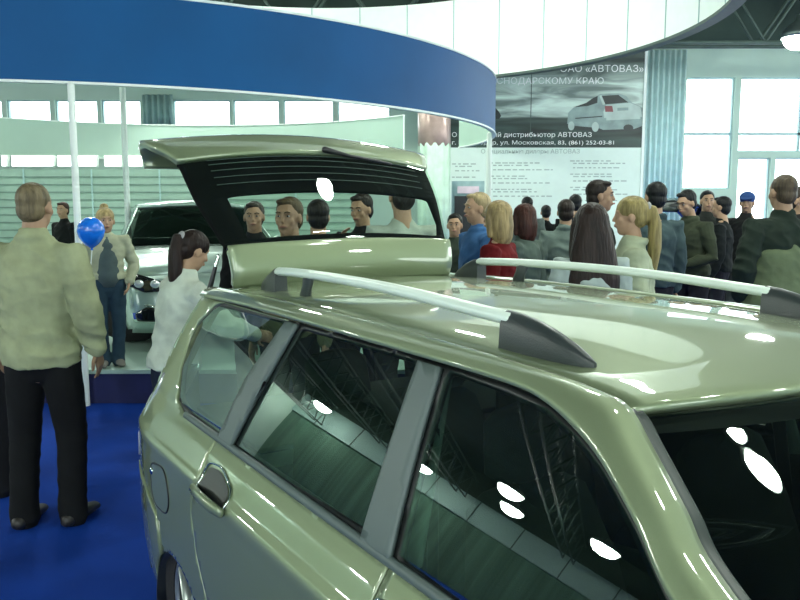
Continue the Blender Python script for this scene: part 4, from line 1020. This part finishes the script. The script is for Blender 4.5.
# ------------------------------------------------------------------ other display cars
def show_car(name, label, loc, rz, P, hatch=False, hood_h=.78):
    c = thing(name, label, 'car', loc, math.radians(rz))
    W = [(.15, .80), (.3, .85), (.55, .875), (.75, .865), (.92, .82), (1.38, .60)]
    def w(x, z):
        k = 1
        if x > 1.2: k -= .22*((x-1.2)/.95)**2.4
        if x < -1.4: k -= .12*((-1.4-x)/.65)**2
        return interp(W, z)*k
    # flanks
    zt = lambda x: interp([(-2.0, .93), (-1.2, .95), (.75, .93), (1.2, .90), (1.75, .82), (2.0, .74)], x)
    arches = lambda cx: arc(cx, .30, .35, 180, 0, 14)
    for sg in (1, -1):
        out = [(-2.02, .3)] + [(-1.70, .2)] + arches(-1.25) + arches(1.25) + [(1.75, .2), (2.0, .24), (2.03, .5), (1.98, .70)] + [(x/20, zt(x/20)) for x in range(36, -41, -4)] + [(-2.05, .6)]
        V, F = fill(out, [], lambda x, z: (x, -sg*w(x, z), z), .08, .06, .06); mk('body_side', V, F, P, c, solid=.015)
        gp = [(-1.75, .96), (-1.45, 1.28), (-1.1, 1.37), (.35, 1.38), (1.05, .95)]
        hl = [[(-1.50, .98), (-1.30, 1.26), (-1.02, 1.31), (-.95, .98)], [(-.88, .98), (-.90, 1.32), (-.16, 1.335), (-.10, .98)], [(.0, .98), (-.05, 1.335), (.33, 1.335), (.88, .98)]]
        V, F = fill(gp, hl, lambda x, z: (x, -sg*w(x, z), z), .1, .06, .08); mk('window_surround', V, F, P, c, solid=.015)
        for g in hl:
            V, F = fill(g, [], lambda x, z: (x, -sg*(w(x, z)-.012), z), .2, .1, .1); mk('side_window', V, F, GLASS_K, c)
        for cx in (-1.25, 1.25):
            V, F = [], []; tube(V, F, [(cx, -sg*.60, .30), (cx, -sg*.80, .30)], .30, 28); V2, F2 = V, F
            wl = mk('wheel', V2, F2, RUBBER, c, ang=40); V, F = [], []; tube(V, F, [(cx, -sg*.79, .30), (cx, -sg*.815, .30)], .19, 24); mk('hub', V, F, ALLOY, wl, ang=40)
        # lamps
    def sheet(nm, rows, m, n=22, solid=.015):
        V, F = [], []
        for xm, xs, hw, z, cr in rows:
            for j in range(n+1):
                s = -1+2*j/n; V.append((xm+(xs-xm)*abs(s)**2.5, hw*s, z+cr*(1-s*s)))
        for k in range(len(rows)-1):
            for j in range(n):
                a = k*(n+1)+j; F.append([a, a+1, a+n+2, a+n+1])
        return mk(nm, V, F, m, c, solid=solid)
    sheet('bonnet', [(1.00, .88, w(.85, .93), .93, .035), (1.3, 1.2, w(1.2, .90), .90, .05), (1.7, 1.6, w(1.6, .85), .845, .055), (1.98, 1.83, w(1.83, .78), .78, .05), (2.06, 1.93, w(1.93, .72), .715, .03)], P)
    sheet('front_bumper', [(2.06, 1.93, w(1.93, .72), .715, .03), (2.12, 1.98, w(1.98, .6), .60, 0), (2.16, 2.0, w(2.0, .42), .42, 0), (2.13, 1.99, w(2.0, .3), .27, 0), (2.05, 1.9, w(1.9, .2), .20, 0)], P)
    sheet('tail_panel', [(-2.06, -2.0, w(-2.0, .9), .93, 0), (-2.12, -2.05, w(-2.0, .6), .60, 0), (-2.14, -2.0, w(-2.0, .3), .25, 0)], P)
    sheet('roof', [(-1.62 if not hatch else -1.4, -1.5 if not hatch else -1.35, .60, 1.30, .03), (-1.1, -1.05, .60, 1.365, .045), (-.3, -.3, .595, 1.385, .055), (.35, .30, .59, 1.372, .05), (.50, .38, .58, 1.355, .03)], P)
    sheet('windscreen', [(.50, .38, .575, 1.352, .03), (.80, .62, .64, 1.17, .02), (1.08, .92, .72, .94, .02)], GLASS_K, solid=0)
    if hatch:
        h = sheet('open_tailgate', [(-1.42, -1.36, .58, 1.32, .03), (-1.75, -1.68, .60, 1.62, .04), (-2.05, -1.98, .60, 1.75, .05), (-2.2, -2.12, .58, 1.70, .03), (-2.28, -2.2, .56, 1.60, .0)], P, solid=.03)
    else:
        sheet('rear_window', [(-1.62, -1.5, .59, 1.30, .03), (-1.9, -1.8, .66, 1.1, .02), (-2.04, -1.96, .72, .93, 0)], GLASS_K, solid=0)
    def onfront(poly, m, nm, off=.012, par=None):
        def fn(y, z):
            xm = interp([(.2, 2.05), (.27, 2.13), (.42, 2.16), (.6, 2.12), (.715, 2.06), (.78, 1.98), (.845, 1.7)], z)
            xs = interp([(.2, 1.90), (.27, 1.99), (.42, 2.0), (.6, 1.98), (.715, 1.93), (.78, 1.83), (.845, 1.6)], z)
            hw = w(xs, z); return (xm+(xs-xm)*min(1.15, abs(y)/hw)**2.5+off, y, z)
        V, F = fill(rnd(poly, .02), [], fn, .04, .03, .03); return mk(nm, V, F, m, par or c, solid=.012)
    for q in (1, -1):
        hl_ = onfront([(q*.40, .60), (q*.47, .69), (q*.66, .75), (q*.80, .765), (q*.79, .66), (q*.62, .585)], BLACKG, 'headlamp', .035)
        for yy_ in (.52, .66): 
            V, F = [], []; ell(V, F, (2.115-(.07 if yy_ > .6 else 0), q*yy_, .665), (.03, .045, .04), None, 14, 8); mk('lamp_bulb', V, F, LAMPC, hl_)
        fg = onfront([(q*.47, .29), (q*.44, .44), (q*.60, .48), (q*.74, .40), (q*.72, .30)], CHROME, 'fog_lamp_rim')
        onfront([(q*.50, .31), (q*.475, .425), (q*.60, .455), (q*.71, .385), (q*.69, .315)], BLACKG, 'fog_lamp', .026, fg)
    onfront([(-.33, .28), (-.38, .52), (-.28, .67), (.28, .67), (.38, .52), (.33, .28)], BLACKG, 'grille')
    V, F = [], []; tube(V, F, [(2.13, -.30, .55), (2.17, 0, .56), (2.13, .30, .55)], .018, 8); mk('grille_bar', V, F, CHROME, c)
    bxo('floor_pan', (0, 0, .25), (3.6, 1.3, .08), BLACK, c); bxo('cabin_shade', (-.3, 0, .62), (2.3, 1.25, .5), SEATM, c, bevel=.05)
    tubo('interior_mirror', [(.42, -.1, 1.28), (.42, .1, 1.28)], .025, BLACK, c)
    for q in (1, -1):
        V, F = [], []; ell(V, F, (.72, q*.93, .98), (.07, .10, .07)); mk('door_mirror', V, F, P, c)
    return c
show_car('car', 'pale silver green hatchback facing the camera on the platform', (-2.50, 9.35, .2995), -70, PAINT2)
show_car('car', 'near black car with its tailgate up among the crowd on the right', (6.2, 12.3, 0), 5, PAINT3, hatch=True)
# ------------------------------------------------------------------ world, colour management
w = bpy.data.worlds.new('world'); sc.world = w; w.use_nodes = True
bg = w.node_tree.nodes['Background']; bg.inputs[0].default_value = (.90, 1, .985, 1); bg.inputs[1].default_value = 5.0
sc.view_settings.view_transform = 'Standard'; sc.view_settings.look = 'None'; sc.view_settings.gamma = 1; sc.view_settings.exposure = 0.25
try: sc.view_settings.use_curve_mapping = False
except Exception: pass
sc.cycles.max_bounces = 7; sc.cycles.diffuse_bounces = 4; sc.cycles.glossy_bounces = 4; sc.cycles.transparent_max_bounces = 14; sc.cycles.sample_clamp_indirect = 6; sc.cycles.caustics_reflective = False; sc.cycles.caustics_refractive = False
